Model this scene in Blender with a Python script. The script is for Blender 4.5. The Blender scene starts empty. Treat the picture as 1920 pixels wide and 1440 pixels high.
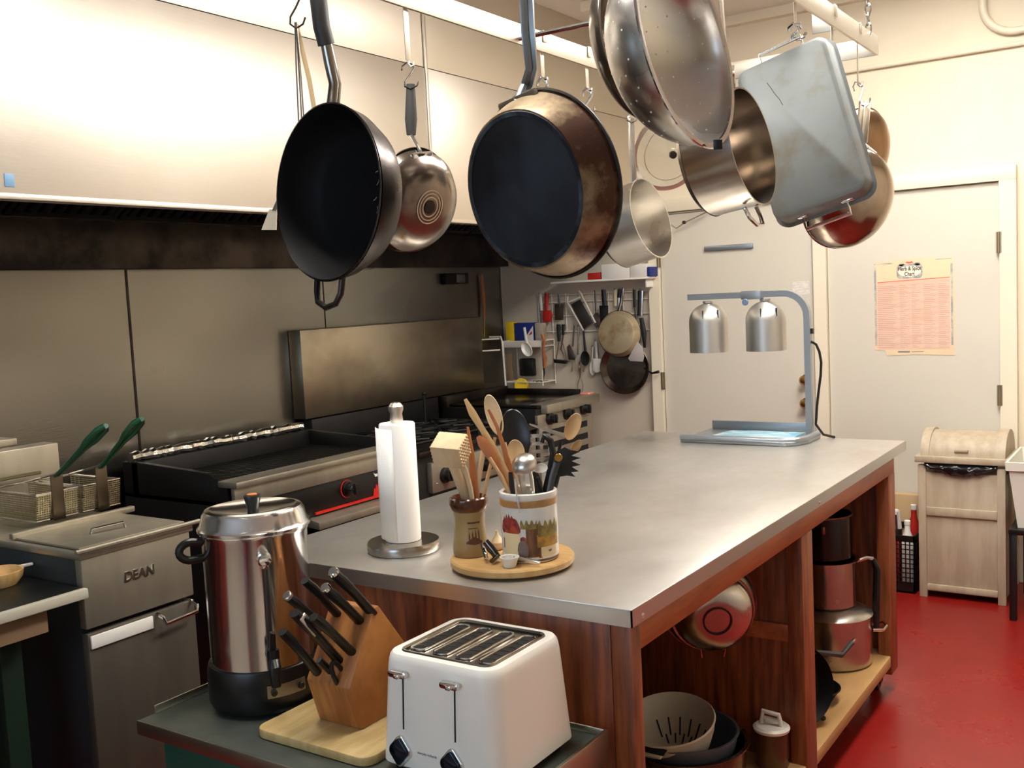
import bpy, bmesh, math, random
from mathutils import Vector, Matrix
random.seed(4)
PI = math.pi
sc = bpy.context.scene
COL = sc.collection

# ------------------------------------------------------------------ camera
F = 1903.0
RX = Vector((0.8303, 0.0079, -0.5573))
RY = Vector((0.5551, -0.0991, 0.8259))
RZ = Vector((-0.0487, -0.9950, -0.0867))
RX.normalize(); RY = (RY - RX * RX.dot(RY)).normalized(); RZ = RX.cross(RY)
EYE = Vector((0, 0, 1.52))
cam = bpy.data.objects.new('camera', bpy.data.cameras.new('camera'))
COL.objects.link(cam); sc.camera = cam
right = Vector((RX[0], RY[0], RZ[0])); down = Vector((RX[1], RY[1], RZ[1])); fwd = Vector((RX[2], RY[2], RZ[2]))
m = Matrix((right, -down, -fwd)).transposed().to_4x4(); m.translation = EYE
cam.matrix_world = m
cam.data.sensor_width = 36; cam.data.lens = F / 1920 * 36
cam.data.clip_start = 0.05
# tape-measure helpers: a sight line of the photograph met with a known plane of the room
def sight(u, v): return right * (u - 960) + down * (v - 720) + fwd * F
def on(ax, val, u, v):
    d = sight(u, v); i = 'xyz'.index(ax); return EYE + d * ((val - EYE[i]) / d[i])
def at(u, v, dep): return EYE + sight(u, v) * (dep / F)
def aim(u, v, dx, dy, ratio, toward=True):
    """direction a round mouth faces, from the tilt and squash of its rim"""
    w = sight(u, v).normalized(); e = right * dx + down * dy
    e = (e - w * w.dot(e)).normalized(); c = ratio
    return ((-w if toward else w) * c + e * math.sqrt(1 - c * c)).normalized()

# ------------------------------------------------------------------ light and exposure
sc.view_settings.view_transform = 'Standard'; sc.view_settings.look = 'None'
sc.view_settings.gamma = 1; sc.view_settings.exposure = -0.12
sc.view_settings.use_curve_mapping = False
wd = bpy.data.worlds.new('world'); sc.world = wd; wd.use_nodes = True
wd.node_tree.nodes['Background'].inputs[0].default_value = (0.62, 0.75, 1, 1)
wd.node_tree.nodes['Background'].inputs[1].default_value = 1.0
LAMP_POWER = 42.0
def area(name, loc, rot, sx, sy, p, c):
    l = bpy.data.lights.new(name, 'AREA'); l.shape = 'RECTANGLE'; l.size = sx; l.size_y = sy; l.energy = p; l.color = c
    o = bpy.data.objects.new(name, l); COL.objects.link(o); o.location = loc; o.rotation_euler = rot; return o
area('daylight', (-1.4, -2.12, 1.7), (math.radians(90), 0, 0), 2.2, 1.3, 34, (0.55, 0.76, 1.0))

# ------------------------------------------------------------------ materials
def lin(c): return tuple(((x / 255) / 12.92 if x <= 10 else ((x / 255 + .055) / 1.055) ** 2.4) for x in c) + (1,)
MATS = {}
def M(name, c, r=.5, m=0, c2=None, ns=6, st=(1, 1, 1), ramp=(.4, .6), bump=0, bs=None, bst=None, rv=0, coat=0, em=0, tr=0, det=4, alpha=1, spec=.5, aniso=0):
    if name in MATS: return MATS[name]
    k = bpy.data.materials.new(name); k.use_nodes = True; N = k.node_tree.nodes; L = k.node_tree.links
    b = N['Principled BSDF']; c = lin(c)
    b.inputs['Base Color'].default_value = c; b.inputs['Roughness'].default_value = r; b.inputs['Metallic'].default_value = m
    b.inputs['Coat Weight'].default_value = coat; b.inputs['Transmission Weight'].default_value = tr
    b.inputs['Specular IOR Level'].default_value = spec; b.inputs['Alpha'].default_value = alpha
    if em: b.inputs['Emission Color'].default_value = c; b.inputs['Emission Strength'].default_value = em
    tc = N.new('ShaderNodeTexCoord')
    def noise(scale, stv):
        mp = N.new('ShaderNodeMapping'); mp.inputs['Scale'].default_value = stv; L.new(tc.outputs['Object'], mp.inputs[0])
        n = N.new('ShaderNodeTexNoise'); n.inputs['Scale'].default_value = scale; n.inputs['Detail'].default_value = det
        n.inputs['Roughness'].default_value = .6; L.new(mp.outputs[0], n.inputs['Vector']); return n
    n = None
    if c2 or rv:
        n = noise(ns, st)
    if c2:
        cr = N.new('ShaderNodeValToRGB'); e = cr.color_ramp.elements
        e[0].position = ramp[0]; e[1].position = ramp[1]; e[0].color = c; e[1].color = lin(c2)
        L.new(n.outputs['Fac'], cr.inputs[0]); L.new(cr.outputs[0], b.inputs['Base Color'])
    if rv:
        mr = N.new('ShaderNodeMapRange'); mr.inputs[1].default_value = .3; mr.inputs[2].default_value = .7
        mr.inputs[3].default_value = max(.02, r - rv); mr.inputs[4].default_value = r + rv
        L.new(n.outputs['Fac'], mr.inputs[0]); L.new(mr.outputs[0], b.inputs['Roughness'])
    if bump:
        n2 = noise(bs or ns * 4, bst or st); bp = N.new('ShaderNodeBump'); bp.inputs['Strength'].default_value = bump
        bp.inputs['Distance'].default_value = .002
        L.new(n2.outputs['Fac'], bp.inputs['Height']); L.new(bp.outputs[0], b.inputs['Normal'])
    MATS[name] = k; return k
STEEL = M('hood brushed steel', (222, 214, 202), .45, 1, bump=.12, bs=14, bst=(1, 1, 12), rv=.05, ns=2)
BACK = M('backsplash steel', (150, 147, 140), .3, 1, c2=(130, 127, 120), ns=1.0, st=(1, 1, 2), ramp=(.3, .7), bump=.1, bs=30, bst=(1, .4, 6), rv=.04, det=1)
TOPS = M('worn worktop steel', (208, 205, 200), .36, .88, c2=(184, 181, 176), ns=4, st=(1, .6, 1), ramp=(.3, .7), bump=.05, bs=60, rv=.09, det=5)
EDGE = M('worktop edge steel', (196, 194, 190), .35, 1)
APPL = M('appliance steel', (176, 168, 150), .4, .7, c2=(150, 142, 126), ns=3, st=(1, 1, .3), rv=.06)
APPD = M('dark steel with grease and reflected dark', (66, 58, 52), .4, .8, c2=(34, 30, 28), ns=4, rv=.1)
CHROME = M('chrome', (225, 225, 225), .08, 1)
URN = M('polished aluminium', (232, 230, 228), .15, 1)
ALU = M('satin aluminium', (205, 200, 192), .3, 1, bump=.04, bs=40, rv=.06)
POT = M('pot steel', (196, 188, 178), .22, 1, c2=(170, 160, 150), ns=4, rv=.08)
WORNSTEEL = M('tarnished steel', (150, 138, 124), .28, 1, c2=(96, 82, 70), ns=5, rv=.1)
ROAST = M('dull aluminium with heat stains', (126, 131, 132), .6, .6, c2=(118, 110, 92), ns=7, st=(1, 1, 1), ramp=(.5, .72), rv=.08)
LAMPGREY = M('grey lacquered metal', (148, 154, 160), .32, .7)
BLACK = M('black nonstick', (11, 10, 12), .6, 0, rv=.04, spec=.15)
BLKPL = M('black plastic', (16, 15, 15), .35)
BLKIRON = M('black iron', (20, 18, 18), .5, .3, c2=(34, 30, 28), ns=8)
GRIP = M('dark grey rubber grip', (52, 50, 48), .55)
WALL = M('cream wall paint', (226, 215, 192), .6, c2=(221, 209, 185), ns=1.5)
WALLG = M('wall grey with hood shade', (196, 184, 166), .5)
DOORP = M('door paint', (206, 200, 186), .45)
TRIM = M('cream trim paint', (226, 216, 194), .45)
CEIL = M('ceiling paint', (222, 218, 210), .7)
FLOOR = M('red epoxy floor', (134, 22, 18), .3, c2=(120, 19, 16), ns=2, ramp=(.3, .7), bump=.05, bs=40, rv=.08)
WOODR = M('stained red wood', (134, 66, 34), .42, c2=(84, 36, 18), ns=5, st=(1, 6, 1), ramp=(.35, .7), bump=.1)
WOODV = M('stained wood panel vertical grain', (158, 88, 50), .42, c2=(92, 44, 24), ns=9, st=(6, 6, .5), ramp=(.35, .68), bump=.1)
WOODH = M('stained wood rail long grain', (180, 102, 56), .4, c2=(138, 70, 36), ns=6, st=(4, .5, 4), ramp=(.35, .7))
WOODS = M('plain plywood shelf', (186, 148, 96), .5, c2=(164, 124, 76), ns=5, st=(1, .3, 1))
WOODL = M('pale beech', (204, 168, 120), .55, c2=(180, 140, 92), ns=12, st=(1, 1, .25))
WOODP = M('bleached wood', (218, 194, 156), .6, c2=(200, 172, 132), ns=12, st=(1, 1, .3))
WOODO = M('orange spatula wood', (176, 108, 60), .5, c2=(150, 84, 44), ns=12, st=(1, 1, .3))
BAMB = M('bamboo board', (206, 168, 112), .42, c2=(190, 148, 92), ns=8, st=(1, 6, 1))
BOARD = M('maple cutting board', (206, 180, 126), .5, c2=(190, 160, 104), ns=7, st=(5, 1, 1))
BLOCK = M('knife block wood', (186, 124, 66), .42, c2=(160, 98, 50), ns=8, st=(6, 1, 1))
PAPER = M('paper towel', (250, 247, 242), .9, bump=.25, bs=90)
WHITE = M('white plastic', (226, 222, 214), .4)
TOASTW = M('toaster enamel', (242, 238, 230), .28, coat=.3)
CERAM = M('white glazed ceramic', (226, 222, 216), .15)
STONE = M('tan stoneware', (166, 142, 92), .35, c2=(150, 124, 82), ns=6)
BROWNG = M('brown glaze', (78, 40, 20), .15, c2=(104, 56, 28), ns=9)
REDP = M('red plastic', (176, 34, 26), .4)
YEL = M('yellow plastic', (222, 186, 24), .45)
BLUE = M('blue carton', (22, 44, 120), .5)
BLUEC = M('pale blue plastic', (110, 150, 186), .4)
APPL2 = M('fryer door steel', (132, 125, 112), .4, .75, c2=(112, 106, 94), ns=3, st=(1, 1, .3), rv=.06)
GREENG = M('green rubber handle', (12, 74, 44), .4)
GREENP = M('green painted steel', (28, 66, 52), .5)
BRASS = M('brass', (196, 150, 84), .25, 1)
FOIL = M('aluminium foil', (226, 222, 214), .2, 1, bump=1.0, bs=60)
BIN = M('pale wood bin', (178, 164, 142), .55, c2=(166, 150, 128), ns=8, st=(3, 3, .5))
INK = M('dark ink', (40, 36, 36), .7)
TAN = M('tan wood apron', (150, 124, 96), .6, c2=(134, 108, 82), ns=6, st=(1, .3, 1))
WIRE = M('white coated wire', (216, 208, 196), .4)
GLASS = M('lid glass', (235, 238, 235), .03, tr=1)
DARKHOLE = M('dark cavity', (10, 9, 9), .8)

# ------------------------------------------------------------------ mesh builder
ROOT = {}
def fr(C, z, yh=(0, 0, 1)):
    z = Vector(z).normalized(); y = Vector(yh) - z * z.dot(Vector(yh))
    if y.length < 1e-5: y = Vector((0, 1, 0)) - z * z.y
    y.normalize(); x = y.cross(z)
    mm = Matrix((x, y, z)).transposed().to_4x4(); mm.translation = Vector(C); return mm
def T(x, y, z): return Matrix.Translation((x, y, z))
class MB:
    def __init__(s, mat=None): s.bm = bmesh.new(); s.M = mat or Matrix(); s.mi = 0
    def _add(s, vs, fs):
        bv = [s.bm.verts.new(s.M @ Vector(v)) for v in vs]
        for f in fs:
            try: q = s.bm.faces.new([bv[i] for i in f]); q.material_index = s.mi
            except ValueError: pass
        return s
    def box(s, x0, x1, y0, y1, z0, z1, bev=0, seg=2, M2=None):
        t = bmesh.new(); r = bmesh.ops.create_cube(t, size=1)
        for v in t.verts: v.co = Vector((x0 + (v.co.x + .5) * (x1 - x0), y0 + (v.co.y + .5) * (y1 - y0), z0 + (v.co.z + .5) * (z1 - z0)))
        if bev: bmesh.ops.bevel(t, geom=t.edges[:], offset=bev, segments=seg, affect='EDGES', profile=.5)
        return s._merge(t, M2)
    def _merge(s, t, M2=None):
        mm = s.M @ M2 if M2 else s.M
        t.verts.index_update(); bv = [s.bm.verts.new(mm @ v.co) for v in t.verts]
        for f in t.faces:
            try: q = s.bm.faces.new([bv[v.index] for v in f.verts]); q.material_index = s.mi
            except ValueError: pass
        t.free(); return s
    def tube(s, pts, r, n=8, closed=False, flat=1.0, side=None):
        P = [Vector(p) for p in pts]; k = len(P); R = r if isinstance(r, (list, tuple)) else [r] * k
        vs = []; prev = Vector(side) if side is not None else None
        for i, p in enumerate(P):
            a = P[(i - 1) % k] if (i or closed) else p; b = P[(i + 1) % k] if (i < k - 1 or closed) else p
            t = (b - a).normalized()
            if prev is None: prev = Vector((0, 0, 1)) if abs(t.z) < .9 else Vector((1, 0, 0))
            u = prev - t * t.dot(prev)
            if u.length < 1e-4: u = t.orthogonal()
            u.normalize(); w = t.cross(u); prev = u
            for j in range(n):
                an = 2 * PI * (j + .5) / n; vs.append(p + (u * math.cos(an) + w * math.sin(an) * flat) * R[i])
        fs = []
        for i in range(k if closed else k - 1):
            i2 = (i + 1) % k
            for j in range(n): j2 = (j + 1) % n; fs.append((i * n + j, i * n + j2, i2 * n + j2, i2 * n + j))
        if not closed: fs += [tuple(range(n))[::-1], tuple(range((k - 1) * n, k * n))]
        return s._add(vs, fs)
    def lathe(s, prof, n=40, closed=False, M2=None):
        old = s.M
        if M2: s.M = s.M @ M2
        vs = []; idx = []
        for (r, z) in prof:
            if r < 1e-5: idx.append([len(vs)] * n); vs.append((0, 0, z))
            else:
                idx.append(list(range(len(vs), len(vs) + n)))
                vs += [(r * math.cos(2 * PI * j / n), r * math.sin(2 * PI * j / n), z) for j in range(n)]
        fs = []; k = len(prof)
        for i in range(k if closed else k - 1):
            A = idx[i]; B = idx[(i + 1) % k]
            for j in range(n):
                j2 = (j + 1) % n; f = []
                for q in (A[j], A[j2], B[j2], B[j]):
                    if q not in f: f.append(q)
                if len(f) > 2: fs.append(tuple(f))
        s._add(vs, fs); s.M = old; return s
    def cyl(s, r, z0, z1, n=28, bev=0, M2=None):
        if bev: return s.lathe([(0, z0), (r - bev, z0), (r, z0 + bev), (r, z1 - bev), (r - bev, z1), (0, z1)], n, M2=M2)
        return s.lathe([(0, z0), (r, z0), (r, z1), (0, z1)], n, M2=M2)
    def prism(s, poly, z0, z1, M2=None, bev=0):
        t = bmesh.new(); a = [t.verts.new((p[0], p[1], z0)) for p in poly]; b = [t.verts.new((p[0], p[1], z1)) for p in poly]
        n = len(poly); t.faces.new(a[::-1]); t.faces.new(b)
        for i in range(n): t.faces.new((a[i], a[(i + 1) % n], b[(i + 1) % n], b[i]))
        bmesh.ops.recalc_face_normals(t, faces=t.faces)
        if bev: bmesh.ops.bevel(t, geom=t.edges[:], offset=bev, segments=2, affect='EDGES', profile=.5)
        return s._merge(t, M2)
    def ball(s, c, rx, ry=None, rz=None, M2=None, n=16):
        ry = ry or rx; rz = rz or rx; t = bmesh.new(); bmesh.ops.create_uvsphere(t, u_segments=n, v_segments=max(6, n // 2), radius=1)
        for v in t.verts: v.co = Vector((c[0] + v.co.x * rx, c[1] + v.co.y * ry, c[2] + v.co.z * rz))
        return s._merge(t, M2)
    def build(s, name, mat, parent=None, smooth=35):
        bm = s.bm; bmesh.ops.recalc_face_normals(bm, faces=bm.faces)
        if parent is not None: inv = ROOT[parent.name].inverted()
        else:
            lo = [min(v.co[i] for v in bm.verts) for i in range(3)]; hi = [max(v.co[i] for v in bm.verts) for i in range(3)]
            org = Vector(((lo[0] + hi[0]) / 2, (lo[1] + hi[1]) / 2, lo[2])); inv = Matrix.Translation(-org)
        bm.transform(inv)
        ca = math.cos(math.radians(smooth))
        for f in bm.faces: f.smooth = True
        for e in bm.edges:
            if len(e.link_faces) == 2 and e.link_faces[0].normal.dot(e.link_faces[1].normal) < ca: e.smooth = False
        me = bpy.data.meshes.new(name); bm.to_mesh(me); bm.free()
        for k in (mat if isinstance(mat, (list, tuple)) else [mat]): me.materials.append(k)
        o = bpy.data.objects.new(name, me); COL.objects.link(o)
        if parent is not None: o.parent = parent; ROOT[o.name] = ROOT[parent.name]
        else: o.location = org; ROOT[o.name] = Matrix.Translation(org)
        return o
def tag(o, label, cat, group=None):
    o['label'] = label; o['category'] = cat
    if group: o['group'] = group
    return o
def thing(name, label, cat, loc=(0, 0, 0), group=None, mat=None):
    o = bpy.data.objects.new(name, None); COL.objects.link(o); o.empty_display_size = .05
    mm = mat or Matrix.Translation(Vector(loc)); o.matrix_world = mm; ROOT[o.name] = mm.copy(); return tag(o, label, cat, group)
def struct(o): o['kind'] = 'structure'; return o
def lab(o, l): o['label'] = l; return o
def text(name, body, mm, size, mat, parent, ext=.0006, sx=1, align='CENTER', bold=0, shear=0):
    cu = bpy.data.curves.new('lettering', 'FONT'); cu.body = body; cu.size = size; cu.extrude = ext; cu.align_x = align; cu.align_y = 'CENTER'; cu.offset = bold; cu.shear = shear
    tmp = bpy.data.objects.new('lettering', cu); COL.objects.link(tmp)
    me = bpy.data.meshes.new_from_object(tmp); bpy.data.objects.remove(tmp)
    me.transform(Matrix.Diagonal((sx, 1, 1, 1))); me.transform(ROOT[parent.name].inverted() @ mm); me.materials.append(mat)
    o = bpy.data.objects.new(name, me); COL.objects.link(o); o.parent = parent; return o
def arc(c, r, a0, a1, n, ax=(1, 0, 0), ay=(0, 0, 1)):
    ax = Vector(ax); ay = Vector(ay); c = Vector(c)
    return [c + ax * (r * math.cos(a0 + (a1 - a0) * i / n)) + ay * (r * math.sin(a0 + (a1 - a0) * i / n)) for i in range(n + 1)]
def rect(w, h, r, n=4):
    out = []
    for cx, cy, a in ((w / 2 - r, h / 2 - r, 0), (-w / 2 + r, h / 2 - r, PI / 2), (-w / 2 + r, -h / 2 + r, PI), (w / 2 - r, -h / 2 + r, 1.5 * PI)):
        out += [(cx + r * math.cos(a + PI / 2 * i / n), cy + r * math.sin(a + PI / 2 * i / n)) for i in range(n + 1)]
    return out
def facing(C, up=(0, 0, 1)): return fr(C, EYE - Vector(C), up)

# ------------------------------------------------------------------ room shell
XL, XR, YN, YE, ZC = -3.69, 1.7, -2.1, 5.40, 2.96
struct(MB().box(XL - .1, XR + .1, YN - .1, YE + .1, -.1, 0).build('floor', FLOOR))
struct(MB().box(XL - .1, XR + .1, YN - .1, YE + .1, ZC, ZC + .1).build('ceiling', CEIL))
struct(MB().box(XL - .1, XL, YN, YE, 0, ZC).build('wall_left', BACK))
struct(MB().box(XR, XR + .1, YN, YE, 0, ZC).build('wall_right', WALL))
struct(MB().box(XL, XR, YE, YE + .1, 0, ZC).build('wall_end', WALL))
wf = MB(); wx0, wx1, wz0, wz1 = -2.5, -.3, 1.05, 2.35
wf.box(XL, wx0, YN - .1, YN, 0, ZC).box(wx1, XR, YN - .1, YN, 0, ZC).box(wx0, wx1, YN - .1, YN, 0, wz0).box(wx0, wx1, YN - .1, YN, wz1, ZC)
struct(wf.build('wall_front', WALL))
wn = MB()
for a in (wx0, (wx0 + wx1) / 2 - .025, wx1 - .05): wn.box(a, a + .05, YN - .08, YN - .02, wz0, wz1)
for a in (wz0, wz1 - .05): wn.box(wx0, wx1, YN - .08, YN - .02, a, a + .05)
struct(wn.build('window_1', TRIM))
# steel cladding seams on the cookline wall
for i, (y, hw) in enumerate(((2.64, .005), (3.79, .0018))):
    struct(MB().box(XL, XL + .003, y - hw, y + hw, .0, 1.72).build('trim_%d' % (i + 1), APPD))
# grey beige sheet behind the hanging rack, hood shade put into its colour
struct(MB().box(XL + .01, -2.632, YE - .006, YE, 0, 1.83).build('trim_3', WALLG))
# doors and casings
def door(n, x0, x1):
    d = struct(MB().box(x0, x1, YE - .02, YE, .01, 1.945).build('door_%d' % n, DOORP)); return d
d1 = door(1, -2.555, -1.672); d2 = door(2, -1.598, -.778)
cs = MB(); yf = YE - .045
for a, b in ((-2.625, -2.56), (-1.668, -1.602), (-.774, -.70)): cs.box(a, b, yf, YE, 0, 1.95)
cs.box(-2.625, -.70, yf, YE, 1.95, 2.02, .003)
struct(cs.build('trim_4', TRIM))
for d, x, zs in ((d1, -2.557, (.985, 1.69, .25)), (d2, -.776, (.925, 1.66, .2))):
    for z in zs:
        MB().cyl(.006, z - .05, z + .05, 10, M2=T(x, YE - .048, 0)).box(x - .012, x + .012, YE - .047, YE - .043, z - .05, z + .05).build('hinge', M('aged hinge', (150, 136, 112), .4, .8), d)
for z in (.995, .869):
    kb = MB(fr((-1.722, YE - .02, z), (0, -1, 0))); kb.lathe([(0, 0), (.03, 0), (.03, .006), (.012, .01), (.011, .03), (.024, .04), (.026, .055), (.016, .066), (0, .068)], 24)
    kb.build('door_knob' if z < .9 else 'deadbolt', BRASS, d1)
struct(MB().box(-1.66, -.78, YE - .012, YE - .0, 0, .0).build('trim_5', TRIM)) if 0 else None
# surface conduit on the end wall with its drop and box
cd = MB(); cd.tube([(-2.6, YE - .02, 2.575), (1.68, YE - .02, 2.575)], .011, 10)
tag(cd.build('conduit', TRIM), 'thin painted conduit running straight across the wall above the doors', 'conduit')
c2 = MB(); pts = [(-.84, YE - .025, ZC)] + arc((-.70, YE - .025, 2.775), .14, PI, 1.5 * PI, 8) + [(-.648, YE - .025, 2.635)]
c2.tube(pts, .018, 12); tag(c2.build('conduit', TRIM), 'thick painted conduit bending down from the ceiling to the junction box', 'conduit')
tag(MB().box(-.645, -.50, YE - .09, YE, 2.56, 2.95, .004).build('junction_box', M('grey box paint', (150, 158, 146), .5)), 'grey electrical box high on the wall at the top right corner', 'electrical box')
# ceiling trim lines seen above the rack
cl = MB(); cl.box(-2.7, XR, YE - .05, YE, ZC - .05, ZC); struct(cl.build('trim_6', TRIM))
ct = thing('ceiling_duct', 'boxed duct strip across the ceiling behind the pot rack', 'duct', (-1.7, 4.6, ZC - .06))
MB().box(-2.55, -1.45, 4.55, 4.60, ZC - .05, ZC - .001).box(-1.5, -1.45, 3.6, 4.55, ZC - .05, ZC - .001).build('trim_strip', TRIM, ct)

# ceiling lights
def light(x, y, lx, ly, label, p):
    t = thing('ceiling_light', label, 'ceiling light', (x, y, ZC - .001), 'fluorescent ceiling lights')
    MB().box(x - lx / 2 - .03, x + lx / 2 + .03, y - ly / 2 - .03, y + ly / 2 + .03, ZC - .05, ZC - .001, .004).build('housing', WHITE, t)
    MB().box(x - lx / 2, x + lx / 2, y - ly / 2, y + ly / 2, ZC - .075, ZC - .05, .006).build('diffuser', M('lit diffuser', (255, 250, 241), .5, em=p), t)
light(-.6, 3.1, .5, 1.5, 'long fluorescent ceiling light over the right side of the worktable', LAMP_POWER * 1.02)
light(-1.5, 1.42, .9, .3, 'short fluorescent ceiling light above the foreground cart', LAMP_POWER * 2.0)
light(-.9, 4.3, .9, .3, 'small fluorescent ceiling light in front of the doors', LAMP_POWER * .45)

# ------------------------------------------------------------------ exhaust hood
HX, HZ, HY0 = -2.72, 1.865, 1.56
h = thing('exhaust_hood', 'long brushed steel exhaust hood over the cooking line', 'range hood', (-3.2, 3.5, HZ))
fp = MB(); fp.box(HX - .012, HX, HY0, 3.485, HZ, 2.50, .001).box(HX - .012, HX, 3.505, YE - .001, HZ, 2.50, .001); fp.build('front_panel', STEEL, h)
fp = MB(); fp.box(HX - .016, HX - .006, HY0, YE - .001, 2.505, ZC - .002, .001); fp.build('upper_panel', STEEL, h)
fp = MB(); fp.box(HX - .004, HX + .004, 3.487, 3.503, HZ, ZC - .05, .001).box(HX - .05, HX + .004, HY0, YE - .001, HZ - .012, HZ + .004, .002); fp.build('edge_strip', STEEL, h)
MB().box(XL + .002, HX, HY0 - .012, HY0, HZ, ZC - .002, .001).build('end_panel', STEEL, h)
bk = MB(); bk.box(XL + .001, XL + .07, HY0, YE - .008, 1.705, 1.98, .004).box(XL + .001, XL + .10, HY0, YE - .008, 1.895, 1.91); bk.build('back_plenum', APPD, h)  # plenum colour holds the darkness this steel would reflect
gt = MB(); gt.box(HX - .13, HX - .016, HY0, YE - .008, 2.36, 2.37).box(HX - .13, HX - .125, HY0, YE - .008, 2.3, 2.36); gt.build('filter_rail', APPD, h)
sl = Vector((-3.58, 0, 1.915)); su = Vector((-2.86, 0, 2.34)); dv = (su - sl); ln = dv.length; dv.normalize()
ang = math.atan2(dv.z, dv.x)
FILT = M('filter steel', (70, 66, 62), .4, .9)
y = HY0 + .03; k = 0
while y < 5.2:
    mm = Matrix.Translation((sl.x, y, sl.z)) @ Matrix.Rotation(-ang, 4, 'Y')
    f = MB(mm); w = .46
    f.box(0, ln, 0, .02, -.02, .02).box(0, ln, w - .02, w, -.02, .02).box(0, .025, 0, w, -.02, .02).box(ln - .025, ln, 0, w, -.02, .02)
    j = .035
    while j < w - .03:
        f.box(.02, ln - .02, j, j + .03, -.018, -.012, .002).box(.02, ln - .02, j + .025, j + .053, .008, .014); j += .053
    f.build('baffle_filter', FILT, h); y += .475; k += 1
st = MB(fr(on('x', HX, 17, 338) + Vector((.0015, 0, 0)), (1, 0, 0))); st.box(-.014, .014, -.018, .018, -.001, .0015, .001)
tag(st.build('sticker', BLUEC), 'small blue sticker at the bottom left of the hood face', 'sticker')
# outlet on the cladding
o = thing('wall_outlet', 'dark metal outlet box on the steel cladding under the hood', 'outlet box', (XL, 4.9, 1.6))
c = on('x', XL, 850, 522)
MB().box(XL + .001, XL + .04, c.y - .12, c.y + .10, c.z - .035, c.z + .03, .004).build('box', APPD, o)
MB().box(XL + .04, XL + .052, c.y - .03, c.y + .05, c.z - .028, c.z + .022, .003).build('cover', M('outlet cover', (90, 90, 92), .4), o)

# ------------------------------------------------------------------ fryer
FX = -2.5; y0, y1 = 1.575, 1.935
f = thing('deep_fryer', 'stainless steel deep fryer with two baskets at the left', 'deep fryer', (FX - .35, 1.755, 0))
MB().box(-3.25, FX - .03, y0 + .004, y1 - .004, .12, .86, .004).build('cabinet', M('fryer side paint', (40, 44, 46), .45), f)
MB().box(FX - .03, FX, y0, y1, .668, .882, .004).build('front_panel', APPL, f)
dr = MB().box(FX - .03, FX, y0 + .002, y1, .13, .655, .004).build('door', APPL2, f)
MB().box(FX, FX + .006, y0 + .008, 1.782, .612, .648, .001).build('label_plate', WHITE, dr)
hd = MB(); hd.tube([(FX, 1.80, .648), (FX + .03, 1.80, .640), (FX + .035, 1.805, .622), (FX + .035, 1.915, .628), (FX + .03, 1.92, .645), (FX, 1.92, .655)], .0055, 8); hd.build('handle', CHROME, dr)
text('lettering', 'DEAN', fr((FX + .001, 1.752, .781), (1, 0, 0)), .038, M('badge metal', (205, 200, 190), .3, 1), f, .002, 1.0, bold=.001)
top = MB(); top.box(-3.25, FX + .004, y0 - .006, y1 + .012, .862, .884, .004)
top.tube([(FX + .012, y0 - .02, .889), (FX + .012, y1 + .03, .889)], .007, 8); top.build('top_deck', APPL, f)
cv = MB(); cv.box(-2.84, FX - .02, y0 + .01, y1 - .0, .886, .892, .001).box(-2.845, -2.825, y0 + .0, y1 + .05, .888, .906, .003)
cv = cv.build('tank_cover', APPL, f)
hp = MB(); hp.tube([(-2.64, 1.70, .894), (-2.64, 1.705, .908), (-2.625, 1.80, .910), (-2.625, 1.805, .894)], .006, 8, flat=.5); hp.build('handle', CHROME, cv)
MB().box(-3.27, -3.19, y0 - .25, y1 + .03, .86, 1.10, .004).build('flue_riser', APPL, f)
MB().tube([(-3.16, y0 - .25, 1.015), (-3.16, y1 - .06, 1.015)], .006, 8).build('basket_rail', M('dull rail', (150, 140, 110), .4, 1), f)
MB().box(-3.6, -3.28, y0 - .3, y1 - .06, 1.10, 1.125, .003).build('back_shelf', APPL, f)
for sy in (y0 + .03, y1 - .03):
    for sx in (-3.2, FX - .06): MB().cyl(.02, 0, .12, 14, M2=T(sx, sy, 0)).build('foot', APPD, f)
MESHW = M('basket wire', (176, 168, 140), .35, 1)
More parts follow.
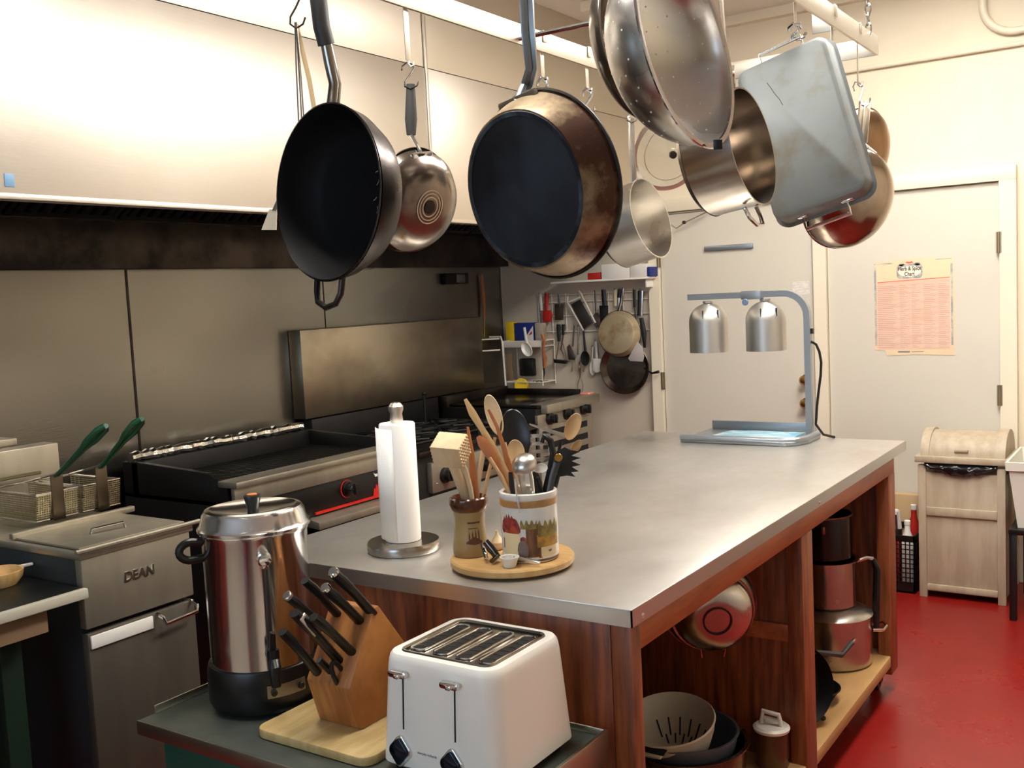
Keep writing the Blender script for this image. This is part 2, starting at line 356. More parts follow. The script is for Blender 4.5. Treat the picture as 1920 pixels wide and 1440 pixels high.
def basket(ya, yb, htip, label, tilt):
    xb = -2.88
    t = thing('fryer_basket', label, 'fryer basket', (xb - .12, (ya + yb) / 2, .895), 'fryer baskets hanging over the fryer')
    w = MB(); x0b = xb - .27
    for i in range(17):
        yy = ya + .006 + (yb - ya - .012) * i / 16; w.tube([(x0b, yy, .91), (xb - .01, yy, .91), (xb, yy, .99)], .0019, 4)
    for i in range(12):
        zz = .912 + .0068 * i; w.tube([(x0b, ya, zz), (xb - .01 + .001 * i, ya, zz), (xb - .01 + .001 * i, yb, zz), (x0b, yb, zz)], .0019, 4)
    for i in range(12):
        xx = x0b + .023 * i; w.tube([(xx, ya, .99), (xx, ya, .91), (xx, yb, .91), (xx, yb, .99)], .0011, 4)
    w.build('mesh_body', MESHW, t)
    MB().tube([(x0b, ya, .992), (x0b, yb, .992), (xb, yb, .992), (xb, ya, .992)], .0035, 6, closed=True).build('rim', CHROME, t)
    MB().tube([(x0b, ya, .909), (x0b, yb, .909), (xb - .01, yb, .909), (xb - .01, ya, .909)], .0035, 6, closed=True).build('base_wire', CHROME, t)
    ym = (ya + yb) / 2
    MB().box(xb - .001, xb + .003, ym - .020, ym + .020, .905, 1.045, .001).build('bracket', M('bracket steel', (96, 86, 72), .4, 1), t)
    H0 = Vector((xb + .002, ym, 1.04)); H1 = htip; g = MB()
    d = H1 - H0; mid = H0 + d * .55
    for s in (-1, 1):
        o = Vector((0, .011 * s, 0)); g.tube([H0 + o * .5, mid + o * .7, H0 + d * .72 + o * 1.5, H0 + d * .93 + o * 1.4, H1 + o * .2], [.004, .007, .0095, .0095, .009], 8)
    g.build('handle', GREENG, t)
    MB().tube([H0 + Vector((-.17, 0, -.03)), H0 + Vector((-.01, 0, .005)), H0 + d * .12], .004, 6).build('hanging_hook', CHROME, t)
basket(1.69, 1.825, on('y', 1.80, 197, 799), 'left fryer basket with green handle hanging over the fryer', 0)
basket(1.845, 1.975, on('y', 1.945, 264, 786), 'right fryer basket with green handle hanging over the fryer', 0)

# ------------------------------------------------------------------ side table left of the fryer
t = thing('side_table', 'steel topped side table with tan apron and green legs left of the fryer', 'table', (-2.9, 1.0, 0))
MB().box(-3.5, -2.47, .45, 1.562, .775, .793, .003).build('tabletop', M('dark table steel', (92, 96, 92), .35, 1), t)
MB().box(-2.475, -2.455, .45, 1.562, .768, .795, .003).build('edge_strip', M('pale edge', (176, 172, 156), .4), t)
MB().box(-2.52, -2.49, .45, 1.462, .70, .774, .003).build('apron', TAN, t)
for lx, ly in ((-2.60, 1.40), (-3.4, 1.40), (-2.60, .55), (-3.4, .55)):
    MB().box(lx - .03, lx + .03, ly - .03, ly + .03, 0, .774, .004).build('leg', M('green leg paint', (10, 36, 22), .5), t)
p = on('z', .80, 8, 1090)
w = thing('wooden_bowl', 'small round wooden bowl with pale handle on the side table', 'bowl', p)
MB(T(p.x, p.y - .02, .794)).lathe([(0, 0), (.05, 0), (.066, .02), (.07, .04), (.062, .04), (.05, .012), (0, .01)], 30).build('body', BAMB, w)
MB().tube([(p.x - .0, p.y + .045, .83), (p.x, p.y + .085, .828)], .005, 8).build('handle', WHITE, w)

# ------------------------------------------------------------------ charbroiler
GX = -2.94
g = thing('charbroiler', 'black charbroiler with steel front ledge and foil covered back bar', 'charbroiler', (-3.25, 3.0, 0))
GB = M('charred black steel', (20, 18, 17), .5, .2)
b = MB(); b.box(-3.62, GX - .02, 2.50, 3.48, .05, .80, .003).box(-3.62, -3.52, 2.50, 3.48, .78, .925, .004)
for ya in (2.50, 3.455):
    b.prism([(-3.56, .78), (GX - .05, .78), (GX - .05, .862), (-3.1, .905), (-3.56, .928)], ya, ya + .025, M2=Matrix(((1, 0, 0, 0), (0, 0, 1, 0), (0, 1, 0, 0), (0, 0, 0, 1))), bev=.002)
b.build('body', GB, g)
gr = MB()
for i in range(38): gr.box(-3.5, GX - .05, 2.54 + .024 * i, 2.549 + .024 * i, .845, .86)
gr.box(-3.5, GX - .05, 2.53, 3.45, .80, .81).box(-3.30, -3.28, 2.53, 3.45, .83, .846); gr.build('grate', GB, g)
fa = MB(); fa.box(GX - .09, GX + .015, 2.488, 3.49, .858, .882, .004).box(GX - .02, GX, 2.49, 3.49, .795, .858, .002); fa.build('front_ledge', APPL, g)
cp = MB().box(GX - .03, GX - .012, 2.50, 3.49, .672, .795, .001).build('control_panel', BLKPL, g)
MB().box(GX - .012, GX - .004, 2.90, 3.49, .674, .684).build('red_stripe', M('red enamel', (200, 36, 26), .4), cp)
fl = M('red enamel', (200, 36, 26), .4)
mfl = fr((GX - .0115, 3.285, .70), (1, 0, 0))
MB(mfl).prism([(-.03, -.02), (.03, -.02), (.034, .01), (.022, .03), (.016, .012), (.008, .045), (0, .018), (-.006, .036), (-.013, .01), (-.022, .018)], 0, .0015).build('flame_emblem', fl, cp)
MB(fr((GX - .0115, 3.285, .777), (1, 0, 0))).prism([(-.022, .008), (-.01, .0), (.01, .0), (.022, .010), (.012, -.012), (-.01, -.012)], 0, .0015).build('white_emblem', WHITE, cp)
for ky in (2.70, 3.10):
    kk = MB(fr((GX - .012, ky, .746), (1, 0, 0))); kk.lathe([(0, 0), (.034, 0), (.034, .006), (.027, .008), (.025, .035), (.02, .042), (0, .043)], 26).box(-.005, .005, -.024, .024, .03, .05, .002); kn = kk.build('knob', BLKPL, g)
    MB(fr((GX - .0115, ky - .006, .746), (1, 0, 0))).lathe([(.034, .001), (.039, .001), (.039, .003), (.034, .003)], 26, closed=True).build('dial_ring', REDP, kn)
MB().prism([(GX - .05, .672), (GX + .05, .655), (GX + .05, .625), (GX - .05, .635)], 2.86, 3.49, M2=Matrix(((1, 0, 0, 0), (0, 0, 1, 0), (0, 1, 0, 0), (0, 0, 0, 1))), bev=.002).build('lower_ledge', APPL, g)
MB().box(GX - .05, GX - .02, 2.52, 3.47, .10, .62, .003).build('lower_door', APPD, g)
MB().tube([(GX - .02, 2.9, .56), (GX + .03, 2.9, .57), (GX + .03, 3.4, .57), (GX - .02, 3.4, .56)], .011, 8).build('door_handle', BLKPL, g)
fo = MB(); n = 60; rs = []
for i in range(n + 1):
    q = i / n; rs.append((Vector((-3.565 + random.uniform(-.003, .003), 2.50 + .95 * q, .944 + random.uniform(-.002, .003))), .021 + random.uniform(-.004, .004)))
for lx in (-3.5, GX - .12):
    for ly in (2.56, 3.42): MB().cyl(.02, 0, .051, 12, M2=T(lx, ly, 0)).build('foot', APPD, g)
fo.tube([r[0] for r in rs], [r[1] for r in rs], 9, flat=1.2)
tag(fo.build('foil_wrap', FOIL, None, 20), 'crumpled aluminium foil wrapped along the back bar of the charbroiler', 'foil')

# ------------------------------------------------------------------ range with backguard
r = thing('gas_range', 'dark gas range with iron burners and tall steel backguard', 'stove', (-3.3, 4.1, 0))
MB().box(-3.66, GX - .03, 3.56, 4.57, .05, .80, .004).build('body', GB, r)
tag(MB().box(XL + .002, -3.605, 3.525, 5.04, .965, 1.402, .004).build('backguard', M('backguard steel', (172, 162, 144), .33, 1, c2=(118, 108, 94), ns=1.2, st=(1, 1, 1.4), ramp=(.45, .72), rv=.06)), 'tall plain steel backguard panel standing behind the range burners', 'backguard')
MB().box(-3.66, -3.60, 3.56, 4.57, .80, .96, .003).build('back_ledge', GB, r)
MB().box(GX - .03, GX, 3.655, 4.56, .618, .76, .003).build('control_panel', APPL, r)
MB().box(GX - .08, GX + .01, 3.56, 4.57, .80, .825, .004).build('front_rail', APPD, r)
for lx in (-3.5, GX - .12):
    for ly in (3.6, 4.52): MB().cyl(.02, 0, .051, 12, M2=T(lx, ly, 0)).build('foot', APPD, r)
for ky in (3.75, 4.07, 4.38):
    kk = MB(fr((GX, ky, .69), (1, 0, 0))); kk.lathe([(0, 0), (.038, 0), (.036, .014), (.028, .018), (.026, .04), (0, .042)], 26).box(-.006, .006, -.025, .025, .03, .05, .002); kk.build('knob', BLKPL, r)
MB(fr((GX, 3.69, .66), (1, 0, 0))).lathe([(0, 0), (.006, 0), (.004, .004), (0, .005)], 12).build('screw', CHROME, r)
for i in range(2):
    for j in range(3):
        cx = -3.17 - .3 * i; cy = 3.73 + .31 * j; q = MB()
        q.lathe([(.03, .80), (.06, .80), (.06, .822), (.045, .83), (0, .83)], 20, M2=T(cx, cy, 0)); q.build('burner', GB, r)
        q = MB()
        for a in range(8):
            an = a * PI / 4; q.tube([(cx + .04 * math.cos(an), cy + .04 * math.sin(an), .848), (cx + .13 * math.cos(an), cy + .13 * math.sin(an), .848)], .006, 6)
        q.tube([(cx - .135, cy - .135, .846), (cx + .135, cy - .135, .846), (cx + .135, cy + .135, .846), (cx - .135, cy + .135, .846)], .007, 6, closed=True)
        for sx in (-1, 1):
            for sy in (-1, 1): q.box(cx + sx * .13 - .006, cx + sx * .13 + .006, cy + sy * .13 - .006, cy + sy * .13 + .006, .80, .846)
        q.build('burner_grate', GB, r)
c = on('x', -3.5, 795, 740)
MB().tube([(-3.5, c.y, .80), (-3.5, c.y, 1.0)], .008, 8).ball((-3.5, c.y, 1.01), .012).build('pilot_stem', GB, r)

# ------------------------------------------------------------------ griddle at the far end
g = thing('griddle', 'steel flat top griddle with three black knobs at the far end of the cooking line', 'griddle', (-3.3, 4.95, 0))
MB().box(-3.60, GX - .02, 4.60, 5.18, .05, .90, .004).build('body', M('griddle side', (34, 32, 31), .4, .5), g)
MB().box(-3.60, GX - .02, 4.62, 5.23, .895, .915, .003).build('cooking_plate', M('seasoned plate', (76, 66, 60), .22, 1, c2=(44, 38, 36), ns=4), g)
MB().box(-3.62, -3.56, 4.60, 5.23, .90, .96, .003).box(-3.60, GX - .1, 5.215, 5.235, .9, .945, .002).build('splash_guard', APPD, g)
MB().box(GX - .10, GX + .02, 4.66, 5.25, .868, .918, .005).build('front_trough', APPL, g)
MB().box(GX - .02, GX, 4.59, 5.15, .80, .866, .002).build('control_panel', APPL, g)
for ky, kz in ((4.704, .838), (4.888, .842), (5.076, .847)):
    kk = MB(fr((GX, ky, kz), (1, 0, 0))); kk.lathe([(0, 0), (.036, 0), (.034, .016), (.027, .02), (.025, .045), (0, .047)], 26).box(-.006, .006, -.024, .024, .035, .055, .002); kk.build('knob', BLKPL, g)
v = MB(); v.box(GX - .02, GX, 4.60, 5.18, .56, .80, .002); v.build('lower_front', APPL, g)
for z in (.60, .67, .74):
    MB().box(GX, GX + .002, 4.63, 5.12, z, z + .035, .001).build('vent_slot', DARKHOLE, g)
MB().box(GX + .002, GX + .03, 4.60, 5.20, .56, .585, .003).build('lower_rail', APPL, g)
for lx in (-3.5, GX - .12):
    for ly in (4.64, 5.14): MB().cyl(.02, 0, .051, 12, M2=T(lx, ly, 0)).build('foot', APPD, g)
k = MB(); k.box(GX - .07, GX - .01, 5.17, 5.23, .918, .93, .003); tag(k.build('warning_tag', M('red white tag', (224, 150, 130), .5)), 'small pinkish red tag on the far corner of the griddle', 'tag')

# ------------------------------------------------------------------ island worktable
TX0, TX1, TY0, TY1, TZ = -1.964, -.889, 1.688, 3.92, .91
i_ = thing('worktable', 'long steel topped worktable with red stained wood base on casters', 'worktable', ((TX0 + TX1) / 2, 2.8, 0))
tt = MB(); tt.box(TX0, TX1, TY0, TY1, TZ - .004, TZ, .0015).box(TX0 + .004, TX1 - .004, TY0 + .004, TY1 - .004, TZ - .035, TZ - .006); tt.build('tabletop', TOPS, i_)
e = MB(); e.box(TX0, TX1, TY0, TY0 + .003, TZ - .036, TZ - .003).box(TX0, TX1, TY1 - .003, TY1, TZ - .036, TZ - .003).box(TX0, TX0 + .003, TY0, TY1, TZ - .036, TZ - .003).box(TX1 - .003, TX1, TY0, TY1, TZ - .036, TZ - .003)
e.build('edge_band', EDGE, i_)
for y in (1.735, 2.865):
    MB(fr((TX1, y, .886), (1, 0, 0))).lathe([(0, 0), (.005, 0), (.003, .003), (0, .0035)], 10).build('screw', CHROME, i_)
BX0, BX1 = -1.93, -.905
MB().box(BX0, BX1 - .046, 1.712, 1.735, .09, TZ - .036, .001).build('end_panel', WOODV, i_)
MB().box(BX0, BX1 - .05, 3.785, 3.808, .09, TZ - .036, .001).build('end_panel', WOODV, i_)
MB().box(BX0, BX0 + .02, 1.735, 3.785, .09, TZ - .036, .001).build('back_panel', WOODV, i_)
MB().box(BX0 + .02, BX1 - .045, 2.76, 2.782, .145, TZ - .036, .001).build('divider_panel', WOODV, i_)
MB().box(BX0 + .02, BX1 - .045, 2.748, 2.76, .50, .55, .002).build('batten', WOODH, i_)
MB().box(BX1 - .035, BX1, 1.735, 3.808, TZ - .100, TZ - .036, .002).build('side_rail', WOODH, i_)
for ya, yb in ((1.712, 1.752), (2.745, 2.84), (3.72, 3.81)):
    MB().box(BX1 - .045, BX1 + .0008, ya, yb, .075, TZ - .10 if ya > 1.8 else TZ - .036, .002).build('post', WOODV, i_)
MB().box(BX0 + .02, BX1 - .002, 1.735, 3.785, .105, .145, .002).build('bottom_shelf', WOODS, i_)
for cx, cy in ((-.97, 3.75), (-.97, 1.78), (-1.88, 3.75), (-1.88, 1.78)):
    c = MB(); c.box(cx - .025, cx + .025, cy - .02, cy + .02, .075, .105).box(cx - .022, cx - .018, cy - .02, cy + .02, .03, .08).box(cx + .018, cx + .022, cy - .02, cy + .02, .03, .08)
    c = c.build('caster', APPD, i_)
    MB(fr((cx - .015, cy, .035), (1, 0, 0))).cyl(.035, 0, .03, 20, .006).build('wheel', BLKPL, c)
# counters along the near wall and the right wall, out of the frame, added for polished things to mirror
t = thing('unseen_counter', 'unseen steel topped counter along the wall behind the camera, added for reflections', 'counter', (-1.0, -1.75, 0))
MB().box(-3.6, 1.6, -2.09, -1.35, .10, .86, .004).build('cabinet', M('counter cabinet', (196, 190, 178), .5), t)
MB().box(-3.62, 1.65, -2.095, -1.32, .86, .90, .004).build('worktop', EDGE, t)
MB().box(-3.6, 1.6, -2.09, -1.42, 0, .10).build('plinth', BLKPL, t)
t = thing('unseen_cabinet', 'unseen tall pale cabinet along the right wall, added for reflections', 'cabinet', (1.35, 1.5, 0))
MB().box(1.05, 1.69, .2, 3.6, .0, 1.5, .004).build('cabinet', M('counter cabinet', (196, 190, 178), .5), t)

t = thing('unseen_table', 'unseen table right in front of the camera, added to block floor reflections', 'table', (-.45, .48, 0))  # out of view; added so metal mirrors a pale top, not red floor
MB().box(-1.2, .35, .12, .85, .69, .72, .004).build('tabletop', M('pale laminate', (206, 200, 190), .4), t)
MB().box(-1.15, .30, .16, .81, .12, .69, .004).build('cabinet', M('counter cabinet', (196, 190, 178), .5), t)
for x in (-1.1, .25):
    for y in (.2, .77): MB().box(x - .02, x + .02, y - .02, y + .02, 0, .12).build('leg', APPD, t)

t = thing('unseen_left_counter', 'unseen pale counter left behind the camera, added to block floor reflections', 'counter', (-2.4, -.6, 0))  # added out of frame; its pale front blocks floor reflections in the urn
MB().box(-3.5, -1.35, -.92, -.35, .10, .86, .004).build('cabinet', M('counter cabinet', (196, 190, 178), .5), t)
MB().box(-3.52, -1.33, -.94, -.32, .86, .90, .004).build('worktop', EDGE, t)
MB().box(-3.48, -1.37, -.9, -.4, 0, .10).build('plinth', BLKPL, t)

t = thing('unseen_cart', 'unseen pale cart left in front of the camera, added to block floor reflections', 'cart', (-1.75, .3, 0))  # unseen pale block added to keep the red floor out of urn reflections
MB().box(-2.15, -1.35, .0, .55, .56, .60, .004).build('top_tray', M('pale laminate', (206, 200, 190), .4), t)
MB().box(-2.12, -1.38, .03, .52, .10, .56, .004).build('cabinet', M('counter cabinet', (196, 190, 178), .5), t)
for x in (-2.08, -1.42):
    for y in (.07, .48): MB().box(x - .02, x + .02, y - .02, y + .02, 0, .10).build('leg', APPD, t)

# ------------------------------------------------------------------ cart in the foreground
CX0, CX1, CY0, CY1, CZ = -1.88, -.95, 1.285, 1.68, .65
t = thing('serving_cart', 'low steel topped cart with green body in the foreground', 'cart', ((CX0 + CX1) / 2, 1.48, 0))
MB().box(CX0, CX1, CY0, CY1, CZ - .012, CZ, .002).build('top_tray', M('cart top steel', (108, 113, 106), .35, .6, c2=(94, 100, 93), ns=5, rv=.06), t)
l = MB(); l.box(CX0 + .001, CX0 + .006, CY0 + .04, CY1, CZ, CZ + .018, .002).box(CX1 - .004, CX1 + .004, CY0, CY1, CZ - .05, CZ + .016, .002).box(CX0, CX1, CY1 - .004, CY1, CZ, CZ + .014, .002).box(CX0, CX1, CY0 - .004, CY0, CZ - .03, CZ + .001, .001)
l.build('rim', M('cart rim steel', (170, 166, 150), .35, 1), t)
MB().box(CX0 + .04, CX1 - .02, CY0 + .03, CY1 - .02, .12, CZ - .012, .004).build('body', M('green cart enamel', (34, 78, 62), .45), t)
for cx in (CX0 + .08, CX1 - .06):
    for cy in (CY0 + .06, CY1 - .05):
        MB(fr((cx - .012, cy, .06), (1, 0, 0))).cyl(.06, 0, .024, 22, .006).box(-.02, .02, 0, .07, -.004, .028).build('wheel', BLKPL, t)

# cutting board
bd = MB(T(-1.431, 1.478, CZ + .0005)); bd.prism(rect(.31, .265, .03, 6), 0, .0195, bev=.004)
tag(bd.build('cutting_board', BOARD), 'pale maple cutting board with rounded corners under the knife block', 'cutting board')

# knife block (profile in y,z)
KZ = CZ + .0205
kb = thing('knife_block', 'orange brown wooden knife block on the cutting board', 'knife block', (-1.432, 1.52, KZ))
kx0, kx1 = -1.492, -1.374
PQ = [(1.440, KZ), (1.412, .765), (1.495, .903), (1.512, .905), (1.59, .80), (1.60, KZ)]
YZX = Matrix(((0, 0, 1, 0), (1, 0, 0, 0), (0, 1, 0, 0), (0, 0, 0, 1)))
MB(YZX).prism(PQ, kx0, kx1, bev=.003).build('body', BLOCK, kb)
nf = (Vector((0, 1.412, .765)) - Vector((0, 1.44, KZ))).normalized(); nn = Vector((0, -nf.z, nf.y))
text('emblem', 'W', fr(Vector((-1.437, 1.4265, .722)) + nn * .0006, nn, (0, 0, 1)), .030, INK, kb, .0004, bold=.0008)
text('emblem', 'A', fr(Vector((-1.437, 1.4297, .710)) + nn * .0006, nn, (0, 0, 1)), .022, INK, kb, .0004, bold=.0006)
KN = [(625, 1072, 699, 1151, -1.385, .0125, 'upper right kitchen knife with silver butt cap in the block', 1),
      (610, 1102, 686, 1176, -1.402, .0125, 'second kitchen knife with silver butt cap in the block', 1),
      (572, 1087, 634, 1153, -1.465, .011, 'black looped honing steel at the back left of the block', 0),
      (539, 1117, 601, 1170, -1.478, .0115, 'black handled knife with grey cap in the left of the block', 1),
      (588, 1156, 661, 1224, -1.398, .012, 'flat black knife handle in the middle right of the block', 0),
      (553, 1148, 641, 1245, -1.425, .0125, 'black knife handle with a steel inlay in the middle of the block', 2),
      (530, 1183, 603, 1270, -1.470, .0115, 'lowest left black knife handle in the block', 0),
      (609, 1240, 637, 1292, -1.430, .011, 'short black scissors handle at the bottom of the block', 3)]
for u0, v0, u1, v1, x, r, lb, kind in KN:
    A = on('x', x, u0, v0); B = on('x', x, u1, v1)
    q = thing('scissors' if kind == 3 else ('honing_steel' if 'honing' in lb else 'kitchen_knife'), lb, 'scissors' if kind == 3 else 'knife', B, 'knives in the knife block')
    d = (B - A).normalized(); L = (B - A).length
    mm = fr(A, d, (1, 0, 0))
    if kind == 3:
        w = MB(mm); w.tube([(.012 * math.cos(a), .02 + 0 * a, L * .5 + L * .5 * math.sin(a)) for a in [2 * PI * i / 14 for i in range(14)]], .005, 8, closed=True)
        w.tube([(0, -.016, 0), (.006, -.005, L * .5), (0, 0, L)], .0075, 8); w.build('handle', BLKPL, q)
    else:
        w = MB(mm); w.tube([(0, -.004, .004), (0, .001, L * .2), (0, .003, L * .5), (0, 0, L * .85), (0, 0, L - .004)], [r * 1.15, r * 1.25, r * 1.05, r * 1.1, r * 1.15], 12, flat=.66, side=mm.to_3x3() @ Vector((0, 1, 0)) * 0 + Vector((0, 1, 0)))
        w.build('handle', BLKPL, q)
        if kind == 1: MB(mm).cyl(r * .86, -.004, .006, 16, .002).build('butt_cap', CHROME if r > .012 else ALU, q)
        if kind == 2: MB(mm).box(-.009, .009, r * .7, r * .86 + .002, L * .06, L * .38, .002).build('inlay', ALU, q)
        if kind in (1, 2): MB(mm).cyl(.009, L - .008, L + .006, 14, .002).build('bolster', CHROME, q)
    # blade runs on into the block
    MB(mm).box(-.0012, .0012, -.009, .009, L - .002, L + .03).build('blade', ALU, q)

# toaster
tx0, tx1, ty0, ty1 = -1.262, -.985, 1.36, 1.63
tz0 = CZ + .012; tzt = .873
ts = thing('toaster', 'white four slice toaster with chrome levers in the foreground', 'toaster', ((tx0 + tx1) / 2, (ty0 + ty1) / 2, CZ))
cx, cy = (tx0 + tx1) / 2, (ty0 + ty1) / 2; W, D = tx1 - tx0, ty1 - ty0
def loft(mb, secs):
    vs = []; n = None
    for (w, d, r, z, ox, oy) in secs:
        q = rect(w, d, r, 7); n = len(q); vs += [(cx + ox + a, cy + oy + b, z) for a, b in q]
    fs = []
    for i in range(len(secs) - 1):
        for j in range(n): j2 = (j + 1) % n; fs.append((i * n + j, i * n + j2, (i + 1) * n + j2, (i + 1) * n + j))
    return mb._add(vs, fs), n
sx, sy = .011, .013
b = MB()
prof = [(0, tz0), (.0, tz0 + .02), (.5, (tz0 + tzt) / 2 - .01), (1, tzt - .012)]
secs = [(W - .02, D - .02, .03, tz0, 0, 0), (W, D, .035, tz0 + .008, 0, 0)]
for q in (.15, .35, .55, .75, .9): secs.append((W - 2 * sx * q, D - 2 * sy * q, .036, tz0 + .01 + (tzt - .02 - tz0) * q, 0, 0))
w1, d1_ = W - 2 * sx, D - 2 * sy
secs += [(w1, d1_, .038, tzt - .014, 0, 0), (w1 - .004, d1_ - .004, .037, tzt - .006, 0, 0), (w1 - .012, d1_ - .012, .034, tzt - .001, 0, 0), (w1 - .024, d1_ - .024, .03, tzt, 0, 0),
         (w1 - .046, d1_ - .046, .02, tzt - .001, 0, 0), (w1 - .05, d1_ - .05, .018, tzt - .006, 0, 0)]
loft(b, secs); b.build('shell', TOASTW, ts)
MB().prism([(cx + a, cy + c) for a, c in rect(W - .03, D - .03, .03)], CZ + .001, tz0 + .004).build('base', BLKPL, ts)
# chrome top plate with four slots running front to back
pw, pd = w1 - .046, d1_ - .046
tp = MB(); tp.prism([(cx + a, cy + c) for a, c in rect(pw, pd, .018)], tzt - .008, tzt - .004)
tp.tube([(cx + a, cy + c, tzt - .001) for a, c in rect(pw - .004, pd - .004, .018)], .0032, 6, closed=True)
tp = tp.build('top_plate', M('brushed top plate', (170, 164, 152), .22, 1), ts)
for i in range(4):
    sxx = cx - pw / 2 + pw * (i + .5) / 4 + (0, 0, 0, 0)[i]
    MB().prism([(sxx + a, cy + c) for a, c in rect(.027, pd - .05, .008)], tzt - .0045, tzt - .0032).build('bread_slot', DARKHOLE, tp)
    MB().tube([(sxx + a, cy + c, tzt - .002) for a, c in rect(.033, pd - .042, .011)], .0022, 6, closed=True).build('slot_rim', CHROME, tp)
    w = MB()
    for k in range(6): w.tube([(sxx - .012, cy - pd / 2 + .045 + k * .022, tzt - .0028), (sxx + .012, cy - pd / 2 + .047 + k * .022, tzt - .0028)], .0008, 4)
    w.build('slot_wires', M('slot wire', (110, 90, 70), .4, 1), tp)
# front face is inclined: point on the front at height z
def fy(z): return ty0 + sy * max(0, min(1, (z - tz0 - .01) / (tzt - .02 - tz0)))
fn = Vector((0, -(tzt - .03 - tz0), sy)).normalized()
for lx in (on('y', 1.375, 757, 1250).x, on('y', 1.375, 855, 1290).x):
    za, zb = .738, .845
    MB().prism([(lx - .0016, za), (lx + .0016, za), (lx + .0016, zb), (lx - .0016, zb)], -.001, .0012, M2=Matrix(((1, 0, 0, 0), (0, 0, -1, 0), (0, 1, 0, 0), (0, 0, 0, 1)))).build('lever_slot', DARKHOLE, ts) if 0 else None
    s = MB(); s._add([(lx - .0017, fy(za) - .0004, za), (lx + .0017, fy(za) - .0004, za), (lx + .0017, fy(zb) - .0004, zb), (lx - .0017, fy(zb) - .0004, zb), (lx - .0017, fy(za) + .002, za), (lx + .0017, fy(za) + .002, za), (lx + .0017, fy(zb) + .002, zb), (lx - .0017, fy(zb) + .002, zb)],
          [(0, 1, 2, 3), (4, 5, 6, 7), (0, 1, 5, 4), (2, 3, 7, 6), (0, 3, 7, 4), (1, 2, 6, 5)]); s.build('lever_slot', DARKHOLE, ts)
    lv = MB(fr((lx - .004, fy(.842) - .0035, .842), (0, -1, 0)))
    lv.prism(rect(.040, .012, .0055, 6), .002, .012, bev=.002).box(-.004, .008, -.006, .002, -.004, .016, .002); lv.build('lever', CHROME, ts)
    dz = .698; dl = MB(fr((lx - .006, fy(dz), dz), fn))
    s2 = math.sqrt(.5); dia = [((a - c) * s2, (a + c) * s2 * 1.15) for a, c in rect(.041, .041, .009, 5)]
    dl.prism(dia, -.002, .006, bev=.0015)
    dl = dl.build('dial', CHROME, ts)
    MB(fr((lx - .006, fy(dz), dz), fn)).prism([(a * .84, c * .84) for a, c in dia], .006, .011, bev=.002).build('dial_face', M('dark dial', (46, 52, 66), .08, .9), dl)
text('lettering', 'morphy richards', fr(Vector((on('y', 1.372, 806, 1388).x, fy(.702), .702)) + fn * .0004, fn), .0066, M('logo grey', (110, 120, 130), .4), ts, .0003)

# coffee urn
UX, UY = -1.715, 1.50
u = thing('coffee_urn', 'tall polished coffee urn with black base and lid knob', 'coffee urn', (UX, UY, CZ))
UM = T(UX, UY, 0)
MB(UM).lathe([(0, CZ + .008), (.116, CZ + .008), (.122, CZ + .02), (.122, .735), (.118, .75), (.108, .752), (0, .752)], 48).build('base', BLKPL, u)
for a in range(3): MB(UM).cyl(.012, CZ + .0005, CZ + .012, 12, M2=T(.09 * math.cos(a * 2.1), .09 * math.sin(a * 2.1), 0)).build('foot', BLKPL, u)
MB(UM).lathe([(0, .75), (.112, .752), (.1125, .80), (.1135, 1.03), (.117, 1.036), (.117, 1.042), (0, 1.042)], 64).build('body', URN, u)
MB(UM).lathe([(.110, 1.042), (.1215, 1.043), (.1225, 1.049), (.116, 1.056), (.110, 1.078), (.104, 1.086), (.094, 1.088), (.085, 1.084), (.03, 1.080), (0, 1.080)], 64).build('lid', URN, u)
kn = MB(UM).lathe([(0, 1.080), (.012, 1.080), (.014, 1.09), (.019, 1.108), (.018, 1.112), (0, 1.112)], 24).build('lid_knob', BLKPL, u)
MB(UM).lathe([(0, 1.1125), (.011, 1.1125), (.011, 1.1145), (0, 1.1145)], 20).build('knob_disc', M('orange disc', (210, 130, 80), .4), kn)
cd_ = Vector((-UX, -UY, 0)).normalized(); cr_ = Vector((cd_.y * -1, cd_.x, 0))
def rot(a): return Vector((cd_.x * math.cos(a) - cd_.y * math.sin(a), cd_.x * math.sin(a) + cd_.y * math.cos(a), 0))
fd = rot(.13)
P = Vector((UX, UY, 0))
g = MB(); g.tube([P + fd * .122 + Vector((0, 0, .80)), P + fd * .122 + Vector((0, 0, .985))], .006, 12); g.build('gauge_tube', M('gauge glass', (70, 66, 64), .08, .6), u)
g = MB(fr(P + fd * .112 + Vector((0, 0, .995)), fd)); g.lathe([(0, 0), (.016, 0), (.016, .012), (.012, .02), (0, .022)], 20).box(-.008, .008, -.02, 0, .004, .018, .003); g.build('gauge_cap', CHROME, u)
sp = MB(); sp.tube([P + fd * .10 + Vector((0, 0, .79)), P + fd * .15 + Vector((0, 0, .79)), P + fd * .165 + Vector((0, 0, .775)), P + fd * .165 + Vector((0, 0, .735))], [.012, .012, .013, .010], 12)
sp = sp.build('spigot', BLKPL, u)
sp2 = MB(); sp2.tube([P + fd * .150 + Vector((0, 0, .785)), P + fd * .150 + Vector((0, 0, .81))], .013, 12).tube([P + fd * .15 + Vector((0, 0, .808)), P + fd * .165 - cr_ * .0 + Vector((0, 0, .85))], [.009, .007], 10, flat=.6); sp2.build('spigot_lever', BLKPL, sp)
pd_ = rot(.30); pl = MB()
